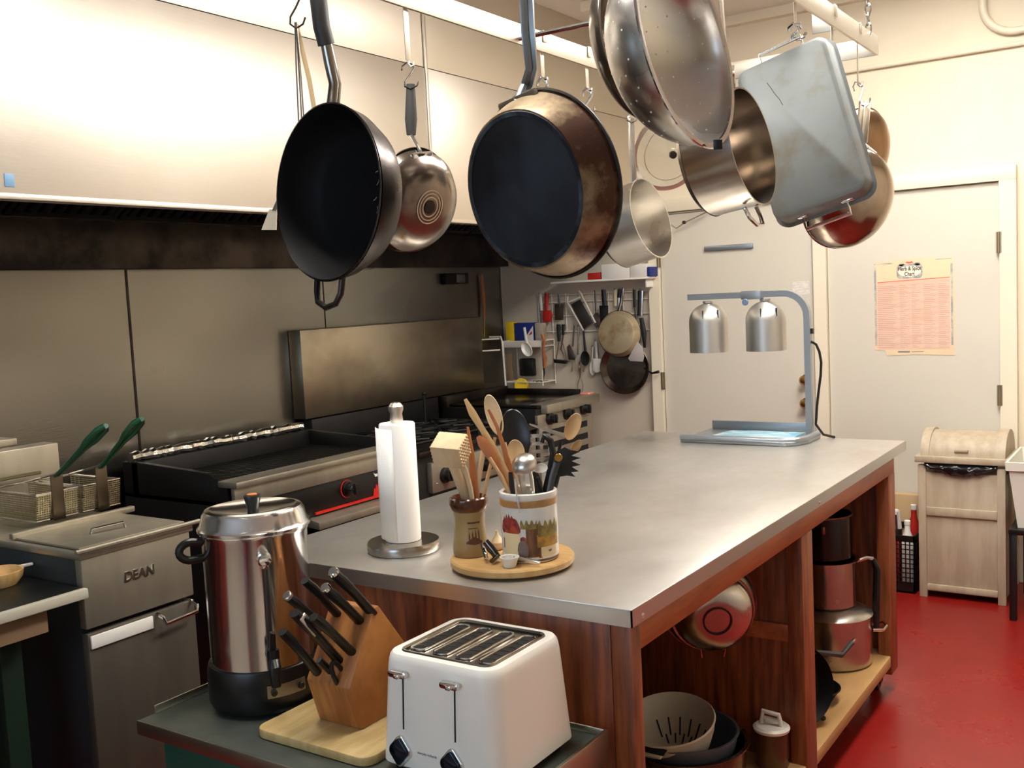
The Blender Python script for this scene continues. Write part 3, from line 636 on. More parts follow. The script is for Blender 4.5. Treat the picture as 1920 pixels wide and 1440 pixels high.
for i in range(8):
    a0, a1 = .02 + i * .09, .02 + (i + 1) * .09
    A, B = rot(a0), rot(a1); vs = []
    for q in (A, B):
        for rr in (.1215, .1235):
            for z in (.695, .722): vs.append(P + q * rr + Vector((0, 0, z)))
    pl._add(vs, [(0, 1, 5, 4), (2, 3, 7, 6), (0, 2, 6, 4), (1, 3, 7, 5)] + ([(0, 1, 3, 2)] if i == 0 else []) + ([(4, 5, 7, 6)] if i == 7 else []))
pl = pl.build('control_plate', M('control plate', (150, 144, 132), .35, .9), u)
for a in (.13, .62): MB(fr(P + rot(a) * .1235 + Vector((0, 0, .708)), rot(a))).cyl(.007, 0, .008, 14, .001).build('indicator', BLKPL, pl)
for s in (-1,):
    hx = rot(s * 1.45); hz = 1.005
    MB().tube([P + hx * .108 + Vector((0, 0, hz + .016))] + [P + hx * (.135 + .026 * math.cos(a)) + Vector((0, 0, hz + .02 * math.sin(a))) for a in [PI / 2 - PI * i / 10 for i in range(11)]] + [P + hx * .108 + Vector((0, 0, hz - .018))], .009, 10).build('side_handle', BLKPL, u)

# ------------------------------------------------------------------ things on the worktable
# paper towel holder
pc = Vector((-1.612, 1.878, TZ))
p = thing('paper_towel_holder', 'round steel paper towel holder near the left end of the worktable', 'paper towel holder', pc)
PM = T(*pc)
MB(PM).lathe([(0, .001), (.088, .001), (.09, .006), (.09, .020), (.087, .025), (0, .025)], 56).build('base', M('brushed holder steel', (176, 168, 158), .25, 1, rv=.05, ns=3), p)
MB(PM).cyl(.009, .02, .335, 16).build('post', CHROME, p)
MB(PM).lathe([(0, .315), (.014, .315), (.0165, .322), (.0145, .338), (.0185, .348), (.0185, .356), (.012, .364), (0, .366)], 28).build('finial', ALU, p)
rp = MB(PM); rp.lathe([(.0095, .026), (.043, .026), (.044, .03), (.044, .312), (.042, .315), (.0095, .315)], 48, closed=True)
rp = rp.build('paper_roll', PAPER)
tag(rp, 'white paper towel roll standing on the steel holder', 'paper towels')
# loose sheet edge along the left of the roll
dl = (EYE - pc); dl.z = 0; dl.normalize(); dr_ = Vector((-dl.y, dl.x, 0))
sh = MB(); P0 = pc + dl * .012 - dr_ * .043; vs = []
for i in range(6):
    q = i / 5; pt = pc + (dl * math.cos(.3 + q * 1.42) - dr_ * math.sin(.3 + q * 1.42)) * (.0448 + .008 * q ** 2)
    for z in (.032, .303 + .004 * q): vs += [(pt.x, pt.y, pc.z + z)]
sh._add(vs, [(2 * i, 2 * i + 1, 2 * i + 3, 2 * i + 2) for i in range(5)])
so = sh.build('loose_sheet', PAPER, rp); sm = so.modifiers.new('thick', 'SOLIDIFY'); sm.thickness = .0012

# lazy susan board
LC = Vector((-1.283, 1.868, TZ))
lz = MB(T(*LC)); lz.lathe([(0, .001), (.10, .001), (.10, .006), (.138, .007), (.141, .011), (.141, .020), (.138, .024), (0, .024)], 64)
tag(lz.build('turntable_board', BAMB), 'round wooden board holding the two utensil crocks', 'round board')
LZ = TZ + .0245
# small tan stoneware crock
bc = Vector((-1.372, 1.832, LZ)); BM = T(*bc)
bj = thing('stoneware_crock', 'small tan stoneware crock with brown glazed rim', 'utensil crock', bc)
MB(BM).lathe([(0, 0), (.038, 0), (.0405, .004), (.041, .02), (.037, .05), (.035, .075), (.036, .10), (.038, .108), (.034, .108), (.031, .07), (.033, .02), (.03, .01), (0, .01)], 44).build('body', STONE, bj)
MB(BM).lathe([(.0375, .103), (.043, .110), (.046, .120), (.044, .132), (.041, .135), (.0385, .130), (.0365, .118), (.034, .105)], 44, closed=True).build('glazed_rim', BROWNG, bj)
cdd = (EYE - bc); cdd.z = 0; cdd.normalize(); ca0 = math.atan2(cdd.y, cdd.x)
def patch(mb, R, cols):
    """curved patch: cols = [(angle from the viewer side, z0, z1)] on radius R(z)"""
    vs = []; n = 4
    for a, z0, z1 in cols:
        for k in range(n + 1):
            z = z0 + (z1 - z0) * k / n; rr = R(z) if callable(R) else R
            vs.append((rr * math.cos(a), rr * math.sin(a), z))
    fs = [(i * (n + 1) + k, i * (n + 1) + k + 1, (i + 1) * (n + 1) + k + 1, (i + 1) * (n + 1) + k) for i in range(len(cols) - 1) for k in range(n)]
    return mb._add(vs, fs)
def cols(a0, a1, f0, f1, n=12): return [(a0 + (a1 - a0) * i / n, f0(i / n), f1(i / n)) for i in range(n + 1)]
def rj(z):
    pr_ = [(.004, .0405), (.02, .041), (.05, .037), (.075, .035), (.10, .036), (.11, .04)]
    for (za, ra), (zb, rb) in zip(pr_, pr_[1:]):
        if z <= zb: return ra + (rb - ra) * (z - za) / (zb - za) + .0004
    return .04
dk = M('brown motif', (88, 52, 26), .35); q = MB(BM)
patch(q, rj, cols(ca0 - .25, ca0 + .75, lambda t: .030 + .006 * abs(t - .5), lambda t: .037 + .012 * (1 - abs(2 * t - 1))))
for a in (-.1, .1, .3, .5): patch(q, rj, cols(ca0 + a, ca0 + a + .09, lambda t: .042, lambda t: .052 + .010 * (1 - abs(2 * t - 1)) + .01 * a, 4))
patch(q, rj, cols(ca0 - .15, ca0 + .7, lambda t: .078, lambda t: .082)); patch(q, rj, cols(ca0 - .1, ca0 + .5, lambda t: .066, lambda t: .068)); q.build('motif', dk, bj)
# big white ceramic crock with country kitchen print
wc = Vector((-1.232, 1.868, LZ)); WM = T(*wc); WR = .0635
wj = thing('ceramic_crock', 'large white ceramic crock with a brown band and a vegetable print', 'utensil crock', wc)
MB(WM).lathe([(0, 0), (WR - .004, 0), (WR, .004), (WR, .140), (WR + .002, .145), (WR + .0015, .152), (WR - .003, .154), (WR - .007, .15), (WR - .008, .01), (0, .01)], 64).build('body', CERAM, wj)
MB(WM).lathe([(WR + .0002, .123), (WR + .0012, .124), (WR + .0012, .138), (WR + .0002, .139)], 64, closed=True).build('band', M('band brown', (156, 112, 66), .3, c2=(180, 136, 84), ns=14), wj)
MB(WM).lathe([(WR - .0002, .004), (WR + .0008, .005), (WR + .0008, .008), (WR - .0002, .009)], 64, closed=True).build('foot_band', M('foot line', (96, 66, 44), .3), wj)
cw = EYE - wc; cw0 = math.atan2(cw.y, cw.x); PR = WR + .0005
pr = MB(WM); pm = [M('print red', (164, 72, 44), .25, c2=(120, 40, 50), ns=60), M('print brown', (124, 84, 52), .25, c2=(90, 56, 34), ns=70, st=(1, 1, .2)), M('print ochre', (190, 140, 50), .25, c2=(150, 110, 50), ns=70), M('print olive', (112, 98, 52), .25, c2=(150, 128, 60), ns=60), M('print cream', (222, 202, 160), .25), M('print grey', (110, 92, 84), .25)]
hump = lambda t: math.sqrt(max(0, 1 - (2 * t - 1) ** 2))
A = lambda u: cw0 + math.asin(max(-.98, min(.98, (u - .5) * 2)))   # u: 0..1 across the visible width
def pp(i, u0, u1, f0, f1, n=14): pr.mi = i; patch(pr, PR + .0002 * i, cols(A(u0), A(u1), f0, f1, n))
z = lambda f: .008 + .105 * f
pp(0, .03, .34, lambda t: z(.60 - .08 * hump(t)), lambda t: z(.66 + .26 * hump(t) * (1 + .22 * math.sin(t * 40))))
pp(4, .07, .33, lambda t: z(.06), lambda t: z(.56))
pp(5, .28, .47, lambda t: z(.22 - .18 * hump(t)), lambda t: z(.22 + .20 * hump(t)))
pp(0, .32, .44, lambda t: z(.40 - .05 * hump(t)), lambda t: z(.40 + .1 * hump(t)))
pp(3, .34, .62, lambda t: z(.66), lambda t: z(.80 + .06 * math.sin(t * 20)))
pp(1, .43, .66, lambda t: z(.06), lambda t: z(.76))
pp(3, .64, .97, lambda t: z(.48), lambda t: z(.76 + .08 * math.sin(t * 26)))
pp(2, .62, .97, lambda t: z(.26), lambda t: z(.52 + .03 * math.sin(t * 14)))
pp(4, .68, .93, lambda t: z(.06), lambda t: z(.26))
pp(1, .64, .70, lambda t: z(.04), lambda t: z(.30))
pp(5, .80, .86, lambda t: z(.18 - .04 * hump(t)), lambda t: z(.19))
pp(0, .05, .10, lambda t: z(.22), lambda t: z(.46 - .1 * t))
pr.build('printed_picture', pm, wj)

# measuring cup, garlic, press in front of the crocks
c = on('z', LZ, 956, 1062); mc = thing('measuring_cup', 'small white measuring cup with steel handle lying on the round board', 'measuring cup', c)
MB(T(*c)).lathe([(0, 0), (.014, 0), (.019, .018), (.022, .020), (.022, .022), (.017, .021), (.013, .003), (0, .003)], 24).build('cup', WHITE, mc)
e = on('z', LZ + .008, 1012, 1056); hb = MB(); hb.tube([c + Vector((.0, .018, .016)), (c + e) / 2 + Vector((0, .008, .008)), e], [.005, .005, .006], 8, flat=.5); hb.build('handle', CHROME, mc)
c = on('z', LZ, 926, 1030); gp = thing('garlic_press', 'dark chrome garlic press leaning between the crocks', 'garlic press', c)
MB().tube([on('z', LZ + .045, 910, 1015 + 0), on('z', LZ + .03, 920, 1028), on('z', LZ + .012, 932, 1044), on('z', LZ + .008, 922, 1052)], [.008, .010, .009, .007], 10, flat=.7).build('body', M('dark chrome', (90, 84, 80), .12, 1), gp)
MB().tube([on('z', LZ + .035, 904, 1020), on('z', LZ + .01, 912, 1048)], .005, 8).build('handle', CHROME, gp)
c = on('z', LZ + .0, 933, 1030); gl = thing('garlic_bulb', 'cream garlic bulb wedged behind the garlic press', 'garlic', c)
g = MB(T(c.x, c.y, LZ)); g.lathe([(0, 0), (.01, 0), (.017, .008), (.017, .018), (.009, .028), (.004, .036), (.003, .044), (0, .046)], 14); g.build('bulb', M('garlic skin', (228, 206, 168), .6), gl)

# ---- utensils: dep = distance from the lens; each one its own thing
def spoon(u0, v0, u1, v1, ub, vb, a, b, mat, label, d0=2.24, d1=None, r=.0055, name='wooden_spoon', cat='spoon', grp='utensils in the white crock', dish=.25, bmat=None, lean=0):
    A = at(u0, v0, d0); B = at(u1, v1, d1 or d0); C = at(ub, vb, d1 or d0)
    t = thing(name, label, cat, A, grp)
    MB().tube([A, A + (B - A) * .5, B], [r, r * .95, r * .9], 8, flat=.8).build('handle', mat, t)
    up = (C - A).normalized(); k = (d1 or d0) / F
    mm = facing(C, up) @ Matrix.Rotation(lean, 4, 'Z')
    q = MB(mm); q.lathe([(0, -.12), (.55, -.09), (.9, -.03), (1, .02), (.96, .05), (.8, .0), (.45, -.05), (0, -.07)], 26, M2=Matrix.Diagonal((a * k, b * k, max(a, b) * k * dish * 4, 1)))
    q.build('bowl', bmat or mat, t); return t
def stick(pts, d, r, mat, label, name, cat, grp='utensils in the tan crock', flat=.8, n=8):
    P = [at(p[0], p[1], d + (p[2] if len(p) > 2 else 0)) for p in pts]
    o = MB().tube(P, r, n, flat=flat, side=right).build(name, mat); return tag(o, label, cat, grp)
BD = (bc - EYE).dot(fwd); WD = (wc - EYE).dot(fwd)
# meat mallet
A = at(884, 955, BD); B = at(848, 868, BD - .035); t = thing('meat_mallet', 'square headed wooden meat mallet standing in the tan crock', 'meat mallet', A, 'utensils in the tan crock')
MB().tube([A, A + (B - A) * .5, B], [.012, .0125, .011], 12).build('handle', WOODP, t)
up = (B - A).normalized(); e0 = at(816, 845, BD - .034); e1 = at(880, 851, BD - .062); ax = (e1 - e0).normalized()
hm = fr(at(845, 844, BD - .048), ax, up + (EYE - A).normalized() * .28); hd = MB(hm)
hw, hh, hl = .029, .028, .038
hd.box(-hw, hw, -hh, hh, -hl + .004, hl - .004, .0015)
for i in range(6):
    for j in range(6):
        x = -hw + (i + .5) * hw / 3; y = -hh + (j + .5) * hh / 3; s_ = .0036
        for z0, z1 in ((-hl + .004, -hl), (hl - .004, hl)):
            hd._add([(x - s_, y - s_, z0), (x + s_, y - s_, z0), (x + s_, y + s_, z0), (x - s_, y + s_, z0), (x, y, z1)], [(0, 1, 4), (1, 2, 4), (2, 3, 4), (3, 0, 4)])
hd.build('head', WOODP, t)
stick([(893, 950), (888, 900), (884, 850), (877, 800)], BD + .005, [.008, .0085, .007, .003], WOODO, 'reddish pointed wooden stick behind the meat mallet in the tan crock', 'wooden_stick', 'stick')
stick([(888, 952), (882, 915), (873, 880), (866, 866)], BD - .022, [.005, .006, .006, .004], WOODP, 'short pale wooden handle beside the mallet handle in the tan crock', 'wooden_utensil', 'utensil')
stick([(893, 950), (897, 900), (903, 865), (908, 830)], BD + .012, [.006, .0065, .0065, .005], WOODP, 'pale wooden handle leaning right at the middle of the tan crock', 'wooden_utensil', 'utensil')
stick([(902, 955), (912, 905), (921, 868), (928, 820)], BD + .01, [.005, .0048, .0045, .004], WOODL, 'thin wooden stick leaning right out of the tan crock', 'wooden_stick', 'stick')
# white crock
stick([(968, 930), (950, 890), (925, 842), (905, 806), (886, 775), (872, 748)], WD + .01, [.007, .0085, .0105, .0075, .0095, .004], WOODL, 'long wooden tongs leaning far left out of the white crock', 'wooden_tongs', 'tongs', 'utensils in the white crock', .45)
stick([(962, 935), (940, 890), (922, 855), (905, 830), (896, 818)], WD - .008, [.006, .008, .013, .013, .005], WOODO, 'orange brown wooden spatula leaning left out of the white crock', 'wooden_spatula', 'spatula', 'utensils in the white crock', .35)
stick([(955, 925), (940, 893), (918, 858)], WD - .025, [.004, .0042, .004], WOODL, 'thin light wooden rod in front of the orange spatula in the white crock', 'wooden_rod', 'stick', 'utensils in the white crock')
stick([(968, 935), (958, 890), (945, 840), (932, 800), (922, 780), (916, 768)], WD + .015, [.007, .008, .006, .0045, .004, .003], WOODO, 'narrow curved wooden scoop standing in front of the big pale spoon', 'wooden_scoop', 'scoop', 'utensils in the white crock', .6)
spoon(975, 940, 945, 830, 926, 778, 15, 40, WOODP, 'big pale wooden spoon, tallest in the white crock', WD + .02, WD + .03, .0065)
spoon(985, 940, 973, 860, 966, 816, 28, 50, BLKPL, 'big black plastic serving spoon in the middle of the white crock', WD + .015, WD + .03, .006, 'serving_spoon')
spoon(985, 935, 972, 880, 968, 848, 16, 24, WOODL, 'small flat wooden spoon in the middle front of the white crock', WD - .01, WD - .015, .006)
spoon(1020, 935, 1062, 840, 1074, 800, 14, 27, WOODL, 'wooden spoon leaning far right out of the white crock', WD + .03, WD + .035, .0055)
spoon(1010, 935, 1068, 862, 1080, 838, 8, 16, WOODL, 'small wooden spoon low at the right of the white crock', WD + .045, WD + .05, .0045)
# steel ladle
A = at(984, 935, WD - .03); B = at(978, 880, WD - .045); t = thing('ladle', 'steel ladle with its bowl up at the front of the white crock', 'ladle', A, 'utensils in the white crock')
MB().tube([A, B, at(976, 868, WD - .05)], [.006, .0055, .005], 8, flat=.4, side=right).build('handle', ALU, t)
mm = fr(at(981, 866, WD - .05), (EYE - at(981, 862, WD)).normalized() * -.55 + Vector((0, 0, -1)) * .6 + right * .25)
q = MB(mm); R_ = .029; q.lathe([(R_ * math.sin(a), -R_ * math.cos(a) * .8 + .01) for a in [i * PI / 2 / 8 for i in range(9)]] + [((R_ - .0015) * math.sin(a), -(R_ - .0015) * math.cos(a) * .8 + .01) for a in [i * PI / 2 / 8 for i in range(8, -1, -1)]], 28); q.build('bowl', ALU, t)
# white measuring spoon head, black handles, pasta server, whisk, flat bar
spoon(1018, 935, 1008, 895, 1013, 878, 14, 9, BLKPL, 'black handled spoon with small white head at the front of the white crock', WD - .02, WD - .035, .006, 'measuring_spoon', bmat=WHITE)
stick([(1020, 935), (1030, 890), (1037, 850), (1032, 826), (1020, 818), (1016, 830)], WD - .005, [.009, .008, .008, .008, .0075, .005], BLKPL, 'glossy black hooked tongs handle in the white crock', 'tongs', 'tongs', 'utensils in the white crock')
co_ = stick([(1028, 935), (1036, 895), (1044, 868)], WD - .03, [.007, .008, .008], M('ribbed grey handle', (60, 58, 56), .35), 'ribbed can opener handle at the right front of the white crock', 'can_opener', 'can opener', 'utensils in the white crock', .5)
o = MB(facing(at(1047, 858, WD - .03))).cyl(.009, -.004, .004, 20, .001).build('wheel', BRASS, co_)
stick([(1000, 935), (997, 900), (994, 882)], WD - .04, [.005, .005, .004], CHROME, 'shiny steel handle beside the ladle in the white crock', 'steel_utensil', 'utensil', 'utensils in the white crock')
stick([(1012, 935), (1008, 905), (1000, 885)], WD - .012, [.011, .011, .010], BLKPL, 'wide black handle in the middle of the white crock', 'black_utensil', 'utensil', 'utensils in the white crock')
stick([(963, 935), (959, 905), (957, 885)], WD - .035, [.005, .0065, .005], BLKPL, 'slim black handle at the left front of the white crock', 'black_utensil', 'utensil', 'utensils in the white crock')
A = at(1015, 935, WD + .02); t = thing('slotted_turner', 'steel slotted turner standing behind the black tongs in the white crock', 'turner', A, 'utensils in the white crock')
MB().tube([A, at(1012, 880, WD + .03)], .005, 8).build('handle', ALU, t)
k_ = WD / F; w = MB(facing(at(1012, 850, WD + .035)))
for i in range(5): w.box(-22 * k_, 20 * k_, (-30 + 15 * i) * k_, (-23 + 15 * i) * k_, -.001, .001, .0004)
w.box(-24 * k_, -19 * k_, -30 * k_, 37 * k_, -.001, .001, .0004).box(17 * k_, 22 * k_, -30 * k_, 37 * k_, -.001, .001, .0004); w.build('blade', ALU, t)
A = at(1028, 935, WD + .03); t = thing('flat_spatula', 'narrow steel spatula lying across the top right of the white crock', 'spatula', A, 'utensils in the white crock')
MB().tube([A, at(1040, 880, WD + .045), at(1052, 828, WD + .05)], .004, 8).build('handle', BLKPL, t)
MB().tube([at(992, 795, WD + .05), at(1060, 818, WD + .05)], [.002, .007], 6, flat=.3).build('blade', ALU, t)
A = at(1035, 935, WD + .01); t = thing('pasta_server', 'black toothed pasta server hanging over the right rim of the white crock', 'pasta server', A, 'utensils in the white crock')
MB().tube([A, at(1046, 890, WD + .01)], .006, 8).build('handle', BLKPL, t)
w = MB(facing(at(1058, 868, WD + .01))); k_ = WD / F
out = [(-14, -26), (-14, 22), (2, 30), (12, 24), (31, 20), (14, 13), (32, 8), (14, 3), (31, -5), (14, -8), (27, -17), (12, -18), (20, -27), (4, -24)]
w.prism([(a * k_, b * k_) for a, b in out], -.002, .002, bev=.0006); w.build('head', BLKPL, t)
# hanging twist of clear film on the crock
fl_ = MB(); fl_.tube([at(966, 898, WD - .075), at(968, 925, WD - .079), at(972, 945, WD - .080), at(975, 962, WD - .079)], [.003, .002, .003, .001], 6, flat=.3)
tag(fl_.build('plastic_strip', M('clear plastic', (230, 226, 220), .15, tr=.6)), 'thin clear plastic strip hanging over the front rim of the white crock', 'plastic strip')

# ------------------------------------------------------------------ heat lamp on the far end of the worktable
hl = thing('heat_lamp', 'grey twin bulb food heat lamp on the far end of the worktable', 'heat lamp', (-1.45, 3.8, TZ))
G = LAMPGREY
b = MB(); b.prism([(-1.684, 3.666), (-1.26, 3.666), (-1.225, 3.69), (-1.20, 3.76), (-1.20, 3.90), (-1.24, 3.97), (-1.684, 3.97)], TZ + .001, TZ + .014, bev=.002)
b.tube([(-1.684, 3.672, TZ + .02), (-1.27, 3.672, TZ + .02), (-1.235, 3.69, TZ + .02), (-1.21, 3.75, TZ + .02), (-1.21, 3.90, TZ + .02)], .012, 10)
b.build('base', G, hl)
MB().box(-1.67, -1.26, 3.955, 3.97, TZ + .014, TZ + .05, .002).build('back_lip', G, hl)
lb_ = MB().prism([(-1.60, 3.72), (-1.27, 3.72), (-1.27, 3.93), (-1.57, 3.93)], TZ + .0145, TZ + .017).build('instruction_sheet', M('blue white sheet', (104, 166, 196), .3, c2=(190, 208, 210), ns=16, st=(1, 2.5, 1), ramp=(.42, .6)), hl)
yb = 3.85; xq = -1.225
ztop = on('y', yb, 1400, 553).z
xl = on('y', yb, 1291, 560).x
pts = [(xq, yb, TZ + .01), (xq, yb, ztop - .10)] + arc((xq - .09, yb, ztop - .09), .09, 0, PI / 2, 8)[1:] + [(xl, yb, ztop)]
sec = MB(); sec.tube(pts, .017, 4, flat=1.0, side=(0, 1, 0)); sec.build('arm', G, hl)
MB().box(xl + .23, xl + .31, yb - .02, yb + .02, ztop - .018, ztop + .016, .002).build('joint_plate', LAMPGREY, hl)
MB(fr((xl + .25, yb - .02, ztop - .028), (0, -1, 0))).cyl(.013, 0, .01, 16, .002).build('switch', M('blue switch', (92, 112, 140), .4), hl)
for uc, vt, vb in ((1330, 562, 660), (1437, 556, 657)):
    cx_ = on('y', yb, uc, vb).x; zb = on('y', yb, uc, vb).z; zt = ztop - .018; R_ = .077
    s = MB(T(cx_, yb, 0)); hcy = zt - zb - .008
    prf = [(R_, zb), (R_, zb + hcy - .075)] + [(R_ * math.cos(a), zb + hcy - .075 + .075 * math.sin(a)) for a in [i * PI / 2 / 9 for i in range(1, 9)]] + [(.02, zb + hcy), (.02, zt)]
    inner = [(r_ - .002 if r_ > .01 else 0, z_) for r_, z_ in prf[::-1][2:]]
    s.lathe(prf + [(.012, zt), (.012, zb + hcy - .01)] + inner, 44, closed=True)
    sh_ = s.build('lamp_shade', M('satin shade', (190, 188, 184), .42, 1), hl)
    for a in (-.5, .35):
        dd = Vector((math.cos(-PI / 2 + .6 + a), math.sin(-PI / 2 + .6 + a), 0)); zc = zb + hcy - .05
        MB(fr(Vector((cx_, yb, zc)) + dd * (R_ * .93), dd)).box(-.0015, .0015, -.02, .022, -.004, .0035).build('vent_slot', DARKHOLE, sh_)
    MB(T(cx_, yb, zb)).lathe([(0, .02), (.04, .025), (.055, .05), (.03, .09), (0, .10)], 24).build('bulb', M('bulb glass', (220, 216, 210), .2), sh_)
cb = MB(); cz = on('y', yb + .02, 1508, 640)
cb.tube([(xq + .012, yb, cz.z), (xq + .028, yb + .01, cz.z - .012), (xq + .040, yb + .01, cz.z - .04), (xq + .046, yb + .01, cz.z - .08), (xq + .043, yb + .01, cz.z - .13), (xq + .034, yb + .01, cz.z - .19), (xq + .026, yb + .01, cz.z - .25), (xq + .022, yb + .01, cz.z - .30), (xq + .02, yb + .01, TZ + .06), (xq + .045, yb + .02, TZ + .02), (xq + .07, yb + .06, TZ + .006), (xq + .075, yb + .065, TZ + .004)], .005, 8)
cb.build('power_cord', BLKPL, hl)
MB().box(xq + .012, xq + .022, yb - .008, yb + .008, cz.z + .03, cz.z + .05).build('cord_clip', BLKPL, hl)

# ------------------------------------------------------------------ inside the worktable
SZ = .1455
def bowl_prof(R, h, t=.0015, rim=.006):
    o = [(0, 0), (R * .35, .0)] + [(R * (.35 + .65 * math.sin(a)), h * (1 - math.cos(a))) for a in [i * PI / 2 / 8 for i in range(1, 9)]] + [(R + rim, h)]
    return o + [(R + rim, h + t)] + [(max(0, r - t), z + t) for r, z in o[::-1][1:]]
# big steel bowl with dark bowl, grey-blue bowl and white colander
c = Vector((-1.18, 2.515, SZ))
q = MB(T(*c)).lathe([(0, 0), (.14, 0), (.17, .03), (.174, .11), (.184, .118), (.184, .122), (.171, .12), (.165, .035), (.13, .006), (0, .006)], 52)
tag(q.build('steel_pan', WORNSTEEL), 'wide steel pan at the bottom of the stacked colanders under the worktable', 'pan')
q = MB(T(c.x, c.y - .01, SZ + .03)).lathe(bowl_prof(.155, .12, .002), 48)
tag(q.build('mixing_bowl', M('blue grey bowl', (84, 92, 104), .3, .2)), 'blue grey mixing bowl nested in the wide steel pan', 'bowl')
wt = thing('colander', 'white plastic colander on top of the stack under the worktable', 'colander', (c.x - .01, c.y - .02, SZ + .07))
cm = T(c.x - .012, c.y - .03, SZ + .062) @ Matrix.Rotation(.22, 4, 'X')
q = MB(cm); R_ = .125
vs = []; nn_ = 48; prof = [(0, 0), (.30, .0), (.62, .02), (.84, .06), (.97, .105), (1.0, .13), (1.03, .134), (1.0, .138), (.95, .12), (.8, .066), (.58, .026), (.28, .006), (0, .006)]
q.lathe([(r * R_, z_) for r, z_ in prof], 48)
q.box(-.045, .045, -R_ - .03, -R_ + .012, .123, .13, .003); q.build('bowl', M('ivory plastic', (206, 200, 182), .45), wt)
q = MB(cm)
for i in range(11):
    a = PI / 2 + (i - 5) * .17
    for z0, z1, rr0, rr1 in ((.030, .072, .60, .80),) if i % 2 == 0 else ((.016, .034, .45, .62),):
        q.tube([(rr0 * R_ * math.cos(a), rr0 * R_ * math.sin(a), z0), (rr1 * R_ * math.cos(a), rr1 * R_ * math.sin(a), z1)], .0022, 5)
q.build('drain_slots', DARKHOLE, wt)
MB(cm).box(-.05, .05, -R_ - .022, -R_ + .004, .1305, .132, .0005).build('handle_opening', DARKHOLE, wt)
q = MB(fr((-1.32, 2.16, SZ + .135), (.45, -.75, .45), (0, 0, 1))); q.lathe([(0, .02), (.03, .02), (.10, .012), (.128, 0), (.134, 0), (.134, -.004), (.12, -.002), (.09, .008), (0, .014)], 40)
tag(q.build('pan_cover', M('dark lid', (66, 66, 64), .25, .8)), 'dark round pot lid leaning at the left of the colander stack', 'lid')
# bottle brush / jug with white handle
j = thing('storage_jug', 'clear jug with white handled lid beside the colander stack', 'jug', (-1.12, 2.66, SZ))
jc = on('y', 2.70, 1446, 1345)
MB(T(jc.x + .0, 2.70, SZ)).lathe([(0, 0), (.042, 0), (.046, .01), (.046, jc.z - SZ - .035), (.040, jc.z - SZ - .03), (.038, .01), (0, .006)], 28).build('body', M('brown tinted jar', (96, 60, 36), .2, tr=.35), j)
MB(T(jc.x, 2.70, jc.z - .035)).lathe([(0, 0), (.05, 0), (.052, .008), (.044, .014), (0, .014)], 24).tube([(-.03, 0, .012), (-.024, 0, .05), (.022, 0, .046), (.03, 0, .01)], .007, 8).tube([(-.026, 0, .032), (.026, 0, .030)], .005, 8).build('lid_handle', WHITE, j)
# hanging mixing bowls in the near bay
hc = on('y', 2.50, 1342, 1158); nb = Vector((.55, -.78, -.12))
for k, (R_, off, lb) in enumerate(((.112, 0, 'round steel bowl hanging in front under the worktable'), (.130, -.045, 'larger steel bowl hanging behind the round one under the worktable'))):
    t = thing('hanging_bowl', lb, 'bowl', hc, 'bowls hanging under the worktable')
    bm_ = fr(hc + nb.normalized() * (off + .02), nb); q = MB(bm_)
    q.lathe([(r, -z_ + .0) for r, z_ in bowl_prof(R_, .06, .0015, .005)], 44); q.build('body', POT if k == 0 else WORNSTEEL, t)
    if k == 0:
        MB(bm_).tube([(0, R_ + .00, -.06), (0, R_ + .035, -.06), (0, R_ + .05, -.05)], .003, 6).build('hook', CHROME, t)
        for s in (-1, 1): MB(bm_).tube([(s * .035, -R_ + .01, -.05), (s * .03, -R_ - .022, -.055)], .0018, 6).build('wire_foot', CHROME, t)
        MB(bm_).lathe([(.035, .001), (.04, .001), (.04, .003), (.035, .003)], 24, closed=True).build('base_ring', BLKPL, t)
    else: MB(bm_).tube([(0, R_, -.06), (0, R_ + .03, -.06)], .003, 6).build('hook', CHROME, t)
w = MB(); w.tube([(-.93, 1.78, .80), (-.925, 1.775, .70), (-.94, 1.77, .62), (-.93, 1.775, .55), (-.95, 1.78, .35), (-.96, 1.78, .1465)], .003, 6)
tag(w.build('cable', WHITE), 'thin white cable hanging behind the near post of the worktable', 'cable')
# far bay: stacked pots
pc_ = Vector((-1.085, 3.60, SZ))
def pot(name, c, R, h, mat, label, handles=None, cat='pot', rim=.004, lid=None):
    t = thing(name, label, cat, c); q = MB(T(*c)); q.lathe([(0, 0), (R - .008, 0), (R, .008), (R, h - .004), (R + rim, h - .002), (R + rim, h), (R - .002, h), (R - .003, .01), (0, .006)], 48); q.build('body', mat, t)
    return t
kf = F / (pc_ - EYE).dot(fwd)
t1 = pot('stock_pot', pc_, .14, .18, POT, 'wide steel stock pot at the bottom of the far stack')
for s in (0, 1):
    hm_ = fr(pc_ + Vector((.89, .45, 0)) * (.14 * (1 if s == 0 else -1)) + Vector((0, 0, .12)), Vector((.89, .45, 0)) * (1 if s == 0 else -1))
    MB(hm_).tube([(-.035, 0, 0), (-.035, 0, .035), (-.02, .01, .05), (.02, .01, .05), (.035, 0, .035), (.035, 0, 0)], .006, 8).build('loop_handle', CHROME, t1)
t2 = thing('steel_bowl', 'shallow steel bowl turned over on the wide stock pot', 'bowl', pc_ + Vector((0, 0, .1805)))
MB(T(pc_.x, pc_.y, SZ + .1805)).lathe([(.146, 0), (.143, .004), (.112, .022), (.095, .026), (0, .027), (0, .025), (.09, .024), (.108, .02), (.142, .0)], 48, closed=False).build('body', ALU, t2)
t3 = pot('sauce_pot', pc_ + Vector((-.015, 0, .2085)), .105, .17, POT, 'medium steel pot in the middle of the far stack', rim=.012)
MB().tube([Vector((-.995, 3.62, .515)), Vector((-.965, 3.64, .525)), Vector((-.948, 3.655, .52))], .008, 8).build('handle', CHROME, t3)
